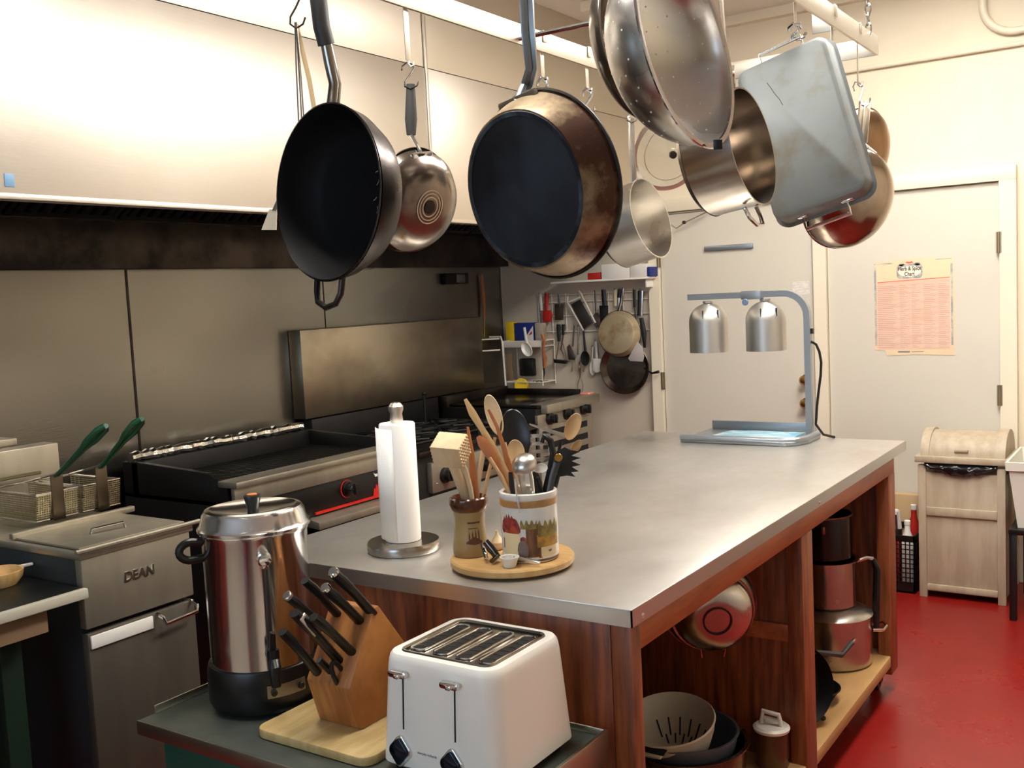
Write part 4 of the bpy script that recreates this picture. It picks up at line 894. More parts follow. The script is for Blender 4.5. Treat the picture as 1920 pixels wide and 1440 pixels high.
gr_ = MB(); gr_.tube([(-.948, 3.655, .52), (-.935, 3.665, .48), (-.94, 3.665, .37), (-.94, 3.66, .27)], [.009, .013, .013, .010], 8); gr_.build('grip', BLKPL, t3)
t4 = pot('black_pot', pc_ + Vector((-.02, -.0, .3800)), .098, .16, M('black enamel', (16, 14, 15), .2), 'black enamel pot on top of the far stack', rim=.003)
MB(T(pc_.x - .02, pc_.y, SZ + .38)).lathe([(.0982, .153), (.102, .156), (.1025, .162), (.098, .162)], 48, closed=True).build('rim', M('worn rim', (120, 96, 78), .3, .8), t4)
v = Vector((EYE.x - pc_.x, EYE.y - pc_.y, 0)).normalized()
MB(fr(pc_ + Vector((-.02, 0, .500)) + v * .098, v)).box(-.006, .006, -.016, .012, -.001, .003, .002).build('handle_mount', M('copper mount', (150, 100, 80), .3, 1), t4)
t5 = thing('skillet', 'black skillet standing on edge at the front of the far bay', 'skillet', (-1.0, 3.02, SZ))
sm_ = fr((-1.03, 3.0, SZ + .128), (.75, -.6, .2)); MB(sm_).lathe([(0, 0), (.095, 0), (.122, .035), (.126, .036), (.124, .038), (.095, .004), (0, .004)], 40).build('pan', BLACK, t5)
A = at(1578, 1228, 3.2); B = at(1598, 1204, 3.22)
MB().tube([sm_ @ Vector((0, .11, .03)), A, B], [.006, .009, .009], 8).build('handle', GRIP, t5)
MB().tube([B, at(1603, 1199, 3.225)], .006, 8).build('hanging_tip', CHROME, t5)
t6 = thing('frying_pan', 'black frying pan lying on the shelf behind the standing skillet', 'frying pan', (-1.03, 3.21, SZ))
MB(T(-1.05, 3.22, SZ)).lathe([(0, 0), (.075, 0), (.10, .04), (.104, .041), (.10, .043), (.073, .005), (0, .005)], 40).build('pan', BLACK, t6)
MB().tube([(-.99, 3.13, SZ + .035), (-.97, 3.08, SZ + .02), (-.95, 3.05, SZ + .015)], [.008, .01, .009], 8).build('handle', BLKPL, t6)

# ------------------------------------------------------------------ pot rack hung from the ceiling over the worktable
RZB = 2.20; RXL = on('z', RZB, 1180, 150).x; e_ = on('z', RZB, 1645, 104); RXR = e_.x; RYE = e_.y; RYN = .55
RACK = M('rack steel', (206, 198, 184), .4, 1)
rk = thing('pot_rack', 'rectangular flat bar pot rack hanging from chains over the worktable', 'pot rack', ((RXL + RXR) / 2, 1.9, RZB))
RH = .055
rb = MB(); rb.box(RXL - .004, RXL + .004, RYN, RYE, RZB, RZB + RH, .0008).build('side_rail', RACK, rk)
MB().box(RXR - .004, RXR + .004, RYN, RYE, RZB, RZB + RH, .0008).build('side_rail', RACK, rk)
rb = MB(); rb.box(RXL, RXR, RYE - .008, RYE, RZB, RZB + RH, .0008).build('end_rail', RACK, rk)
MB().box(RXL, RXR, RYN, RYN + .008, RZB, RZB + RH, .0008).build('end_rail', RACK, rk)
yr = on('z', RZB + .02, 945, 73).y
RODS = [yr, 1.62, 1.10]
for y in RODS: MB().tube([(RXL - .012, y, RZB + .012), (RXR + .012, y, RZB + .012)], .0065, 10).build('cross_rod', CHROME, rk)
q = on('z', RZB + .0, 1518, 48)
MB().box(RXR - .07, RXR - .005, q.y + .1, q.y + .106, RZB - .0, RZB + RH, .0008).build('bracket', RACK, rk)
for x in (RXL, RXR):
    for y in (RYN + .12, RYE - .10):
        ch = MB(); z = RZB + RH - .012; k = 0
        while z < ZC - .03:
            mm = Matrix.Translation((x, y, z + .017)) @ Matrix.Rotation(PI / 2 * (k % 2), 4, 'Z')
            ch.tube([mm @ Vector((.008 * math.cos(a), 0, .019 * math.sin(a))) for a in [2 * PI * i / 10 for i in range(10)]], .0028, 6, closed=True); z += .028; k += 1
        ch.tube([(x, y, ZC - .04), (x, y, ZC - .001)], .003, 6); ch.build('chain', CHROME, rk)

def s_hook(P1, P2, label, r=.0025, mat=CHROME, side=None):
    P1 = Vector(P1); P2 = Vector(P2); d = (P2 - P1); L = d.length; d.normalize(); sd = side or (right - d * right.dot(d)).normalized()
    a = min(L * .26, .014); pts = [P1 - sd * a * 1.2 + d * a * .9, P1 - sd * a * 1.1 - d * .0 * a, P1 - sd * a * .3 - d * a * .9, P1 + sd * a * .7 - d * a * .3, P1 + sd * a * .8 + d * a * .8, P1 + d * L * .5,
       P2 - sd * a * .9 - d * a * .9, P2 - sd * a * 1.0 + d * a * .2, P2 - sd * a * .1 + d * a * .95, P2 + sd * a * 1.0 + d * a * .3, P2 + sd * a * 1.4 - d * a * .7]
    o = MB().tube(pts, r, 8).build('s_hook', mat); return tag(o, label, 'hook')
def strap(x, y, zb, label, lean=(0, 0), w=.010):
    """flat strap folded over the rail at x, y and running down to zb"""
    t = thing('rail_hook', label, 'hook', (x, y, zb), 'long flat hooks on the pot rack')
    s = 1; q = MB()
    q.box(x - .0075, x + .0075, y - w, y + w, RZB + RH + .001, RZB + RH + .003).box(x + .0055, x + .0075, y - w, y + w, RZB + RH - .028, RZB + RH + .002, .0005).build('clip', RACK, t)
    B = Vector((x - .006 + lean[0], y + lean[1], zb)); q = MB()
    A = Vector((x - .0065, y, RZB + RH + .003)); d = (B - A).normalized()
    mm = fr(A, d, (0, 1, 0)); q.M = mm; q.box(-.001, .001, -w * .9, w * .9, 0, (B - A).length, .0004)
    q.M = Matrix(); q.tube([B, B + d * .008, B + d * .014 + right * .006, B + d * .010 + right * .012, B + right * .013], .003, 6); q.build('strap', RACK, t)
    return B + d * .012

def disc(u, v, dep, dx, dy, ratio, toward, upuv):
    """frame of a hanging round vessel: z = the way its mouth faces, y = towards its hanging point"""
    C = at(u, v, dep); n = aim(u, v, dx, dy, ratio, toward); U = at(upuv[0], upuv[1], dep) - C
    return fr(C, n, U)

# -- 1 deep black saute pan (mouth to the left)
D1 = F * .345 / 330
m1 = disc(612, 362, D1, -.9955, -.094, .578, True, (637, 197)); R = .1725
t = thing('saute_pan', 'large black deep pan with rubber grip and lower loop, hanging at the left', 'pan', m1.translation)
MB(m1).lathe([(R, 0), (R + .001, .002), (R - .002, .003), (R - .006, -.004), (R - .012, -.03), (R - .035, -.068), (R - .055, -.078), (0, -.080), (0, -.084), (R - .05, -.083), (R - .03, -.074), (R - .008, -.035), (R - .001, -.004)], 72).build('body', M('pan outside', (66, 56, 52), .3, .8, c2=(34, 28, 26), ns=4, st=(1, 1, 2), rv=.08), t)
MB(m1).lathe([(R - .0035, .0028), (R - .007, -.004), (R - .013, -.03), (R - .036, -.066), (R - .056, -.0765), (0, -.0785)], 72).build('lining', BLACK, t)
w = MB(m1)
for px_, py_, l_, a_ in ((.055, .045, .028, .4), (.06, .02, .018, 1.1), (.068, .0, .02, 1.4), (.075, -.02, .018, 1.2), (.085, -.03, .02, 1.9), (.062, -.035, .014, 1.5), (.05, -.01, .012, .6)):
    w.tube([(px_, py_, -.0774), (px_ + l_ * .5 * math.cos(a_) + .002, py_ + l_ * .5 * math.sin(a_), -.0774), (px_ + l_ * math.cos(a_), py_ + l_ * math.sin(a_), -.0774)], .0009, 4)
w.build('scratches', M('scratch grey', (150, 146, 144), .5), t)
hA = m1 @ Vector((.0, R - .002, -.012)); hB = at(612, 84, D1 - .03); hC = at(597, 0, D1 - .045); hD = at(592, -62, D1 - .045)
hm_ = MB(); hm_.tube([hA, at(628, 158, D1 - .012), at(619, 118, D1 - .022), hB], [.0135, .0125, .0125, .0115], 14); hm_.build('handle_stem', M('heat tinted steel', (150, 142, 134), .18, 1), t)
gp = MB(); gp.tube([hB, at(603, 50, D1 - .04), hC, hD], [.0165, .0165, .0165, .013], 14).build('grip', GRIP, t)
lo = [m1 @ Vector(p) for p in ((-.042, -R + .012, -.012), (-.040, -R - .022, -.010), (-.030, -R - .042, -.006), (0, -R - .052, -.004), (.030, -R - .042, -.006), (.040, -R - .022, -.010), (.042, -R + .012, -.012))]
MB().tube(lo, .0065, 10).build('helper_handle', APPD, t)
w = MB(m1)
for p in ((-.012, R - .03), (.012, R - .03), (-.03, -R + .025), (.03, -R + .025)): w.ball((p[0], p[1], -.04), .004, .004, .002)
w.build('rivets', CHROME, t) if 0 else w.bm.free()
s_hook(Vector((RXL, hD.y - .02, RZB + RH + .004)), hD + Vector((0, 0, .012)), 'steel hook on the left rail holding the big black deep pan', .003)
MB().tube([hD, hD + Vector((0, 0, .02))], .004, 8).build('hanging_loop', CHROME, t)

# -- 2 small frying pan seen from below
D2 = on('z', RZB, 767, 15); dd = (D2 - EYE).dot(fwd); dep2 = dd - .02
k2 = F / dep2; R = 99 / k2
m2 = disc(771, 376, dep2, -.93, -.33, .72, False, (738, 282))
t = thing('frying_pan', 'small round frying pan with ringed base hanging behind the big black pan', 'frying pan', m2.translation)
MB(m2).lathe([(R, 0), (R + .001, .002), (R - .003, .003), (R - .01, -.012), (R * .78, -.046), (R * .55, -.058), (0, -.060), (0, -.0635), (R * .30, -.0635), (R * .58, -.061), (R * .80, -.05), (R * .95, -.025)], 64).build('body', M('burnished pan', (150, 140, 132), .2, 1, c2=(70, 58, 50), ns=5, ramp=(.42, .7), rv=.06), t)
w = MB(m2)
for a in (.30, .24, .17): w.lathe([(R * a, -.0638), (R * (a + .022), -.0638), (R * (a + .022), -.065), (R * a, -.065)], 40, closed=True)
w.build('base_rings', M('pale ring', (190, 180, 162), .4, .8), t)
MB(m2).lathe([(0, -.0638), (R * .13, -.0638), (R * .13, -.0652), (0, -.0652)], 30).build('base_stamp', APPD, t)
hB = at(771, 253, dep2); hC = at(770, 158, dep2)
w = MB(m2); w.box(-.03, .03, R - .03, R - .004, -.034, -.022, .004); w.build('handle_plate', CHROME, t)
MB().tube([m2 @ Vector((0, R - .01, -.028)), hB], .005, 8).build('handle_stem', CHROME, t)
MB().tube([hB, hB + (hC - hB) * .3, hB + (hC - hB) * .65, hC], [.011, .0145, .0125, .010], 12, flat=.6, side=right).build('grip', GRIP, t)
B = strap(RXL, D2.y, on('x', RXL, 769, 113).z, 'flat hook holding the small frying pan')
s_hook(B, hC + Vector((0, 0, -.002)), 'thin s hook above the small frying pan', .002, APPD)

# -- 3 big iron frying pan seen from below
D3 = 1.95; k3 = F / D3; R = 176 / k3
m3 = disc(1026, 348, D3, .93, -.20, .735, False, (1000, 176))
t = thing('iron_frying_pan', 'big blackened iron frying pan seen from below, in the middle of the rack', 'frying pan', m3.translation)
RB = .150; dpt = .068
PB = M('burnt pan side', (150, 130, 100), .45, .5, c2=(70, 40, 24), ns=7, ramp=(.42, .58), rv=.1, det=8)
MB(m3).lathe([(R - .001, .001), (R - .004, .002), (R - .008, -.003), (RB - .004, -dpt + .004), (0, -dpt + .004), (0, -dpt), (RB - .001, -dpt), (RB + .003, -dpt + .005), (R - .006, -.010)], 80).build('body', PB, t)
MB(m3).lathe([(R - .002, -.004), (R + .0015, -.002), (R + .001, .002), (R - .003, .002)], 80, closed=True).build('rim', APPD, t)
MB(m3).lathe([(0, -dpt - .0006), (RB - .012, -dpt - .0006), (RB - .004, -dpt - .0004), (RB - .004, -dpt + .002), (0, -dpt + .002)], 80).build('base_crust', M('blue black crust', (14, 15, 21), .45, .2, c2=(44, 54, 66), ns=4, det=8, ramp=(.46, .78), rv=.08, bump=.25, bs=30), t)
MB(m3).lathe([(RB - .013, -dpt - .001), (RB - .005, -dpt - .001), (RB - .001, -dpt + .003), (RB - .013, -dpt + .002)], 80, closed=True).build('crust_edge', M('worn blue edge', (84, 94, 102), .45, .5, c2=(26, 29, 36), ns=11, det=9, ramp=(.34, .56)), t)
hy = R - .010
w = MB(m3); w.box(-.052, .052, hy - .026, hy + .006, -.022, -.010, .005); w.build('handle_plate', M('iron plate', (104, 94, 82), .4, .8), t)
HM = M('grey iron handle', (140, 146, 150), .34, .8)
pl = [m3 @ Vector((0, hy - .01, -.016)), at(988, 160, D3 - .005), at(997, 128, D3 - .03), at(990, 60, D3 - .05), at(987, -10, D3 - .06), at(986, -60, D3 - .065)]
w = MB(); w.tube(pl, [.017, .016, .0155, .0175, .0175, .014], 4, flat=.55, side=right + down * .2)
w.tube([p + (EYE - p).normalized() * .006 - right * .004 for p in pl], .007, 6); w.build('handle', HM, t)
s_hook(Vector((pl[-1].x, RODS[1], RZB + .03)), pl[-1] + Vector((0, 0, .005)), 'steel hook on the near cross rod holding the iron frying pan', .003)

# -- 4 big perforated colander
D4 = 1.80; k4 = F / D4; R = 190 / k4
m4 = disc(1289, 82, D4, .936, -.353, .363, True, (1222, -96))
t = thing('steel_colander', 'big shiny perforated steel colander hanging at the upper middle of the rack', 'colander', m4.translation)
dpt = .125
pf = [(R * math.sin(a) if a < PI / 2 else R, -dpt * math.cos(a)) for a in [PI / 2 * (1 - i / 14) ** .95 for i in range(15)]]
pf = [(R * math.sin(PI / 2 * (1 - i / 14)) ** .78 if i < 14 else 0, -dpt * math.sin(PI / 2 * i / 14) ** 1.15) for i in range(15)]
SHINY = M('shiny colander steel', (206, 203, 200), .26, 1, rv=.05, ns=3)
outer = [(r + .0012 if r > 0 else 0, z - .0012) for r, z in pf]
MB(m4).lathe(outer[::-1] + pf, 88).build('bowl', SHINY, t)
rm = MB(m4); rm.lathe([(R - .001, -.003), (R + .009, -.002), (R + .010, .001), (R + .008, .003), (R - .001, .002)], 88, closed=True); rm.build('rim', CHROME, t)
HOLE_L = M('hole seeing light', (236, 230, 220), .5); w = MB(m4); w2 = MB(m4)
def surf(i_f):
    i = min(13, int(i_f)); f_ = i_f - i; return (pf[i][0] + (pf[i + 1][0] - pf[i][0]) * f_, pf[i][1] + (pf[i + 1][1] - pf[i][1]) * f_)
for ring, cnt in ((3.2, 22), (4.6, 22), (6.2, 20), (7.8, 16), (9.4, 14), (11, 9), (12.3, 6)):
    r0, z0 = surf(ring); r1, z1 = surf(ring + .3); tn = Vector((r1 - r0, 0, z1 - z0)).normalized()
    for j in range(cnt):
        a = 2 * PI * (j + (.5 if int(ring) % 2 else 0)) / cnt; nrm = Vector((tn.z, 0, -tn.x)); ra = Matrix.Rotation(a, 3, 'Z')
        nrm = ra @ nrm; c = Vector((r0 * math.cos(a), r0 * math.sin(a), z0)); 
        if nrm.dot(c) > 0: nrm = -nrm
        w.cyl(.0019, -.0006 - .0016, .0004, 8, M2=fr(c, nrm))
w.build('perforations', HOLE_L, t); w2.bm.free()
for s in (1, -1):
    w = MB(m4); w.tube([(-.045, s * (R + .004), 0), (-.036, s * (R + .03), 0), (0, s * (R + .04), 0), (.036, s * (R + .03), 0), (.045, s * (R + .004), 0)], .0035, 8)
    if s > 0: w.build('loop_handle', CHROME, t)
    else: w.bm.free()
top = m4 @ Vector((0, R + .04, 0))
s_hook(Vector((top.x, RODS[1], RZB + .028)), top + Vector((0, 0, -.004)), 'steel hook on the near cross rod holding the perforated colander', .003)
# -- 4b darker bowl behind the colander
D5 = 2.06; R = 152 * D5 / F
m5 = disc(1216, 80, D5, .936, -.353, .5, True, (1162, -62))
t = thing('hanging_bowl', 'dark steel bowl hanging just behind the perforated colander', 'bowl', m5.translation)
MB(m5).lathe([(r, z_ - .07) for r, z_ in bowl_prof(R, .07, .0015, .005)], 64).build('body', M('dark bowl steel', (120, 112, 106), .22, 1, rv=.06, ns=3), t)
MB(m5).tube([m5.inverted() @ at(1140, 92, D5), m5.inverted() @ at(1130, 76, D5 - .005), m5.inverted() @ at(1133, 60, D5), m5.inverted() @ at(1142, 57, D5 + .01)], .004, 8).build('ring_handle', CHROME, t)
top = m5 @ Vector((0, R, 0))
MB(m5).tube([(0, R - .002, 0), (0, R + .025, 0)], .003, 6).build('hanging_loop', CHROME, t)
s_hook(Vector((top.x, top.y, RZB + .02)), top + Vector((0, 0, .012)), 'steel hook holding the dark bowl behind the colander', .003)
# -- 5 stock pot
pR = on('x', RXR, 1348, -80); D6 = 2.15; k6 = F / D6; R = 110 / k6
m6 = disc(1409, 275, D6, .959, -.283, .33, True, (1380, 172))
t = thing('hanging_pot', 'straight sided steel pot with a loop handle hanging right of the colander', 'pot', m6.translation); L = 100 / k6 / .945
MB(m6).lathe([(R, 0), (R + .003, .001), (R + .003, .003), (R - .001, .003), (R - .0015, -L + .012), (R - .012, -L + .002), (0, -L + .002), (0, -L), (R - .012, -L), (R, -L + .012)], 72).build('body', POT, t)
for s in (-1, 1):
    MB(m6).tube([(-.035, s * (R - .001), -.028), (-.033, s * (R + .022), -.022), (-.018, s * (R + .040), -.015), (.018, s * (R + .040), -.015), (.033, s * (R + .022), -.022), (.035, s * (R - .001), -.028)], .0042, 8).build('loop_handle', CHROME, t)
top = m6 @ Vector((0, R + .04, -.015))
B = strap(RXR, pR.y, top.z + .015, 'long pale strap passing the right of the colander', lean=(top.x - RXR, top.y - pR.y))
s_hook(B, top + Vector((0, 0, -.002)), 'steel hook above the straight sided steel pot', .0025)
bx = at(1346, 271, D4 + .0)
o = MB(facing(bx)).box(-.008, .008, -.009, .009, -.004, .004, .001).build('rubber_tab', BLKPL); tag(o, 'small black rubber tab under the rim of the perforated colander', 'tab')
# -- 6 saucepan
pL = on('z', RZB, 1182, 151); D7 = (pL - EYE).dot(fwd) - .03; k7 = F / D7; R = 75.5 / k7
m7 = disc(1220, 409, D7, .944, -.33, .424, True, (1190, 338))
t = thing('saucepan', 'light steel saucepan hanging between the iron pan and the doors', 'saucepan', m7.translation); L = 72 / k7 / .905
MB(m7).lathe([(R, 0), (R + .003, .001), (R + .003, .003), (R - .001, .003), (R - .0015, -L + .012), (R - .012, -L + .002), (0, -L + .002), (0, -L), (R - .012, -L), (R, -L + .012)], 64).build('body', ALU, t)
hA = m7 @ Vector((0, R - .002, -.02)); hC = at(1184, 222, D7)
MB().tube([hA, at(1188, 320, D7), at(1184, 270, D7), hC], [.010, .010, .011, .010], 8, flat=.35, side=right).build('handle', POT, t)
B = strap(RXL, pL.y, on('x', RXL, 1181, 195).z, 'flat hook holding the light steel saucepan')
s_hook(B, hC + Vector((0, 0, -.004)), 'steel hook above the saucepan handle', .003)
# -- 7 glass lid
D8 = D7 + .08; m8 = disc(1254, 285, D8, .3, .2, .86, True, (1225, 215)); R = 74 * D8 / F
t = thing('glass_lid', 'round glass lid with steel rim hanging behind the steel pot', 'lid', m8.translation)
MB(m8).lathe([(0, .022), (R * .5, .018), (R * .93, .002), (R * .93, -.001), (R * .5, .015), (0, .019)], 48).build('glass', GLASS, t)
MB(m8).lathe([(R * .90, -.003), (R, -.002), (R, .005), (R * .90, .006)], 56, closed=True).lathe([(R * .70, .010), (R * .715, .010), (R * .715, .013), (R * .70, .013)], 48, closed=True).build('rim', ALU, t)
MB(m8).lathe([(0, .019), (.008, .019), (.013, .03), (.012, .038), (0, .04)], 18).build('knob', BLKPL, t)
hw_ = MB(); hw_.tube([m8 @ Vector((0, R * .95, 0)), at(1212, 205, D8), at(1196, 180, D8), at(1188, 160, D8), on('x', RXL + .012, 1184, 146)], .003, 6); hw_.build('hanging_wire', CHROME, t)
# -- empty flat hooks with s hooks on the left rail
for k, (u, v1, v2, v3) in enumerate(((1019, 80, 143, 170), (1103, 110, 164, 196))):
    p_ = on('x', RXL, u, v1 + 8); B = strap(RXL, p_.y, on('x', RXL, u, v2).z, 'empty flat hook on the left rail, %s' % ('nearest the iron pan handle' if k == 0 else 'right of the iron pan'))
    s_hook(B, B + Vector((0, 0, -.055)), 'empty curly hook hanging %s' % ('just right of the iron pan handle' if k == 0 else 'above the right edge of the iron pan'), .0045)

# -- 8 roasting pan seen from below
pQ = on('x', RXR, 1495, 8); D9 = (pQ - EYE).dot(fwd) + .0
_c4 = [at(u, v, D9 + dz) for u, v, dz in ((1392, 146, -.015), (1531, 72, .05), (1625, 340, .04), (1458, 408, -.03))]
C = Vector((-.8121, 2.5217, 1.8960)); yv = Vector((-.2775, .1220, .9530)); xv = Vector((.9607, .0435, .2742))
xv = (xv - yv * xv.dot(yv)).normalized(); nv = xv.cross(yv).normalized()       # nv points to the viewer (underside of the pan)
if nv.dot(EYE - C) < 0: nv = -nv
m9 = fr(C, nv, yv); WW = .238; HH = .408
t = thing('roasting_pan', 'deep rectangular grey aluminium roasting pan hanging bottom out at the right of the rack', 'roasting pan', C)
dp = .062; q = MB(m9); vs = []; nn_ = 0
S = [(WW + .016, HH + .018, .035, -dp), (WW + .018, HH + .020, .036, -dp + .004), (WW + .004, HH + .004, .034, -dp + .006), (WW, HH, .03, -.014), (WW - .008, HH - .008, .027, -.004), (WW - .022, HH - .022, .02, 0)]
for w_, h_, r_, z_ in S: P_ = rect(w_, h_, r_, 6); nn_ = len(P_); vs += [(a, b, z_) for a, b in P_]
fs = [(i * nn_ + j, i * nn_ + (j + 1) % nn_, (i + 1) * nn_ + (j + 1) % nn_, (i + 1) * nn_ + j) for i in range(len(S) - 1) for j in range(nn_)]
fs.append(tuple(range((len(S) - 1) * nn_, len(S) * nn_))); q._add(vs, fs)
o = q.build('body', ROAST, t); sm = o.modifiers.new('thick', 'SOLIDIFY'); sm.thickness = .002; sm.offset = 0
cr = MB(m9); cr.tube([(-.045 + .01 * i * .6 + .002 * math.sin(i * 3), HH * .5 - .06 - .018 * i, .0004) for i in range(5)], .0011, 5); cr.build('scratch', INK, t)
for s in (-1, 1):
    h0 = HH / 2 + .002; zz = -dp * .55; w = MB(m9)
    w.tube([(-.055, s * (h0 - .002), zz), (-.055, s * (h0 + .032), zz - .004), (.055, s * (h0 + .032), zz - .004), (.055, s * (h0 - .002), zz)], .0048, 8)
    w.box(-.068, -.044, min(s * (h0 - .004), s * (h0 + .004)), max(s * (h0 - .004), s * (h0 + .004)), zz - .011, zz + .011, .002).box(.042, .072, min(s * (h0 - .004), s * (h0 + .004)), max(s * (h0 - .004), s * (h0 + .004)), zz - .011, zz + .011, .002)
    w.build('bail_handle', CHROME, t)
top = m9 @ Vector((.050, HH / 2 + .034, -dp * .6))
B = strap(RXR, pQ.y, on('x', RXR, 1495, 38).z, 'flat hook holding the roasting pan')
s_hook(B, top, 'thick curly steel hook above the roasting pan', .0042)

# -- 9 rounded steel pan with channel handle, 10 darker pan behind
pS = on('x', RXR, 1611, 78); D10 = (pS - EYE).dot(fwd); k10 = F / D10; R = 96 / k10
m10 = disc(1588, 372, D10 + .03, -.80, -.30, .78, False, (1618, 282))
t = thing('round_pan', 'round bottomed steel pan with channel handle hanging behind the roasting pan', 'pan', m10.translation)
dp = .085; prf = [(R * math.sin(PI / 2 * i / 10) ** .9 if i else 0, -dp * math.cos(PI / 2 * i / 10) ** 1.0) for i in range(11)]
MB(m10).lathe(prf + [(R + .003, .001), (R + .003, .003), (R - .001, .003)] + [(max(0, r - .002), z_ + .002) for r, z_ in prf[::-1][1:]], 64).build('body', M('mirror pan steel', (196, 184, 170), .14, 1, c2=(140, 124, 108), ns=3, rv=.05), t)
hA = m10 @ Vector((0, R - .006, -.02)); hB = at(1615, 268, D10); hC = at(1622, 190, D10)
w = MB(fr(hB, hC - hB, right)); L_ = (hC - hB).length
w.box(-.010, .010, -.0150, -.0125, 0, L_, .0006).box(-.010, .010, .0125, .0150, 0, L_, .0006).box(-.010, -.0075, -.015, .015, 0, L_, .0006).box(-.006, .006, -.003, .003, 0, L_, .001); w.build('channel_handle', RACK, t)
MB().tube([hA, hB], .007, 8, flat=.6).build('handle_stem', POT, t)
B = strap(RXR, pS.y, on('x', RXR, 1612, 152).z, 'flat hook at the far right end of the rack', w=.007)
s_hook(B, hC + Vector((0, 0, -.004)), 'thin steel hook above the channel handle', .0025)
R = 92 / k10; m11 = disc(1604, 290, D10 + .16, -.93, -.2, .62, False, (1600, 200))
t = thing('copper_pan', 'copper toned pan hanging farthest back at the right end of the rack', 'pan', m11.translation)
MB(m11).lathe([(r, z_ - .05) for r, z_ in bowl_prof(R * .98, .05, .0015, .004)], 56).build('body', M('coppery steel', (176, 142, 112), .22, 1, c2=(150, 128, 108), ns=3, rv=.06), t)
a_ = on('x', RXR + .0, 1560, 60)
MB().tube([m11 @ Vector((0, R - .01, 0)), at(1592, 205, D10 + .12), at(1578, 188, D10 + .08)], .007, 8, flat=.4).build('handle', RACK, t)
B = strap(RXR, a_.y + .02, at(1566, 178, D10 + .0).z, 'flat hook passing behind the corner of the roasting pan')
s_hook(B, at(1578, 188, D10 + .08), 'steel hook holding the copper toned pan', .0025)

# -- 11 long turner at the far left with wires
DT = (on('z', RZB, 640, -35) - EYE).dot(fwd) + .05
t = thing('long_turner', 'long wire handled turner hanging at the left behind the black deep pan', 'turner', at(556, 45, DT))
w = MB()
for du, dv in ((0, 0), (6, 3), (10, 5)): w.tube([at(553 + du * .3, 42, DT), at(555 + du * .8, 120, DT), at(560 + du, 230, DT), at(549 + du * .7, 310, DT), at(511 + du * .5, 395, DT)], .0017, 6)
w.build('wires', M('grey wire', (120, 112, 104), .35, 1), t)
MB().tube([at(558, 46, DT + .01), at(566, 90, DT + .01), at(580, 150, DT + .01), at(593, 225, DT + .01)], [.003, .0055, .006, .006], 6, flat=.35, side=right).build('handle_strip', M('tan strip', (186, 160, 120), .5), t)
q = MB(); A_ = [at(u, v, DT) for u, v in ((505, 392), (518, 392), (517, 431), (490, 431))]; off = Vector((0, .003, 0))
q._add(A_ + [a + off for a in A_], [(0, 1, 2, 3), (4, 5, 6, 7), (0, 1, 5, 4), (1, 2, 6, 5), (2, 3, 7, 6), (3, 0, 4, 7)]); q.build('blade', M('pale blade', (206, 190, 164), .4, .6), t)
xh = on('x', RXL, 552, -60)
s_hook(at(553, -14, DT), at(556, 42, DT), 'dark wire hook above the long turner at the far left', .0022, APPD)
s_hook(Vector((RXL, at(552, -60, DT).y, RZB + RH + .004)), at(553, -18, DT), 'steel hook on the left rail above the long turner', .0022)

# ------------------------------------------------------------------ end wall: rack, tools and shelf
YW = YE - .006
def W(u, v, off=.03): return on('y', YW - off, u, v)
def wframe(u, v, off=.03, rot=0): return fr(W(u, v, off), (0, -1, 0), (0, 0, 1)) @ Matrix.Rotation(rot, 4, 'Z')
rk2 = thing('wire_wall_rack', 'white wire grid rack on the end wall holding kitchen tools', 'wall rack', W(1110, 620, .0))
w = MB()
zt_, zb_ = W(1222, 545).z, W(1222, 618).z; xl_, xr_ = W(1005, 545).x, W(1222, 545).x
for z in (zt_, zt_ - .045, zt_ - .13, zt_ - .225, zb_): w.tube([(xl_, YW - .012, z), (xr_, YW - .012, z)], .0032, 6)
for i in range(9):
    x = xl_ + (xr_ - xl_) * i / 8; w.tube([(x, YW - .009, zt_ + .01), (x, YW - .009, zb_ - .01)], .0032, 6)
w.build('grid', WIRE, rk2)
for x in (xl_ + .02, xr_ - .02): MB().box(x - .006, x + .006, YW - .012, YW, zt_ - .006, zt_ + .006).build('wall_clip', WHITE, rk2)
def tool(name, cat, label, parts, u, v):
    t = thing(name, label, cat, W(u, v), 'tools hanging on the end wall')
    for pn, kind, dat, mat in parts:
        q = MB()
        if kind == 't':      # tube through pixels measured on the wall: points, radius
            pts, r, fl = dat; q.tube([W(a, b, .02 + (c[0] if c else 0)) for a, b, *c in pts], r, 8, flat=fl, side=(1, 0, 0))
        elif kind == 'p':    # flat plate: outline and thickness
            out, off, th = dat; P_ = [W(a, b, off) for a, b in out]; q.M = Matrix(((1, 0, 0, 0), (0, 0, -1, 0), (0, 1, 0, 0), (0, 0, 0, 1)))
            q.prism([(p.x, p.z) for p in P_], -P_[0].y, -P_[0].y + th, bev=min(.001, th / 3))
        elif kind == 'e':    # oval dish
            (a, b), ra, rb, off, rt = dat; kk = (W(a, b) - EYE).dot(fwd) / F
            q.M = wframe(a, b, off, rt); q.lathe([(0, -.12), (.6, -.1), (1, 0), (.98, .03), (.6, -.05), (0, -.07)], 24, M2=Matrix.Diagonal((ra * kk, rb * kk, max(ra, rb) * kk, 1)))
        q.build(pn, mat, t)
    t2 = MB(); a = W(u, v, .012); t2.tube([(a.x, YW - .012, a.z + .004), (a.x, YW - .024, a.z + .006), (a.x, YW - .026, a.z - .006)], .002, 6)
    t2.build('hanging_hook', CHROME, t); return t
DGT = M('dull grey tool steel', (128, 118, 112), .35, 1)
tool('peeler', 'peeler', 'white handled peeler, leftmost of the tools on the wall rack', [('handle', 't', ([(1013, 552), (1015, 582)], [.012, .010], .6), WHITE), ('blade', 't', ([(1015, 582), (1018, 625)], .004, .5), DGT)], 1013, 550)
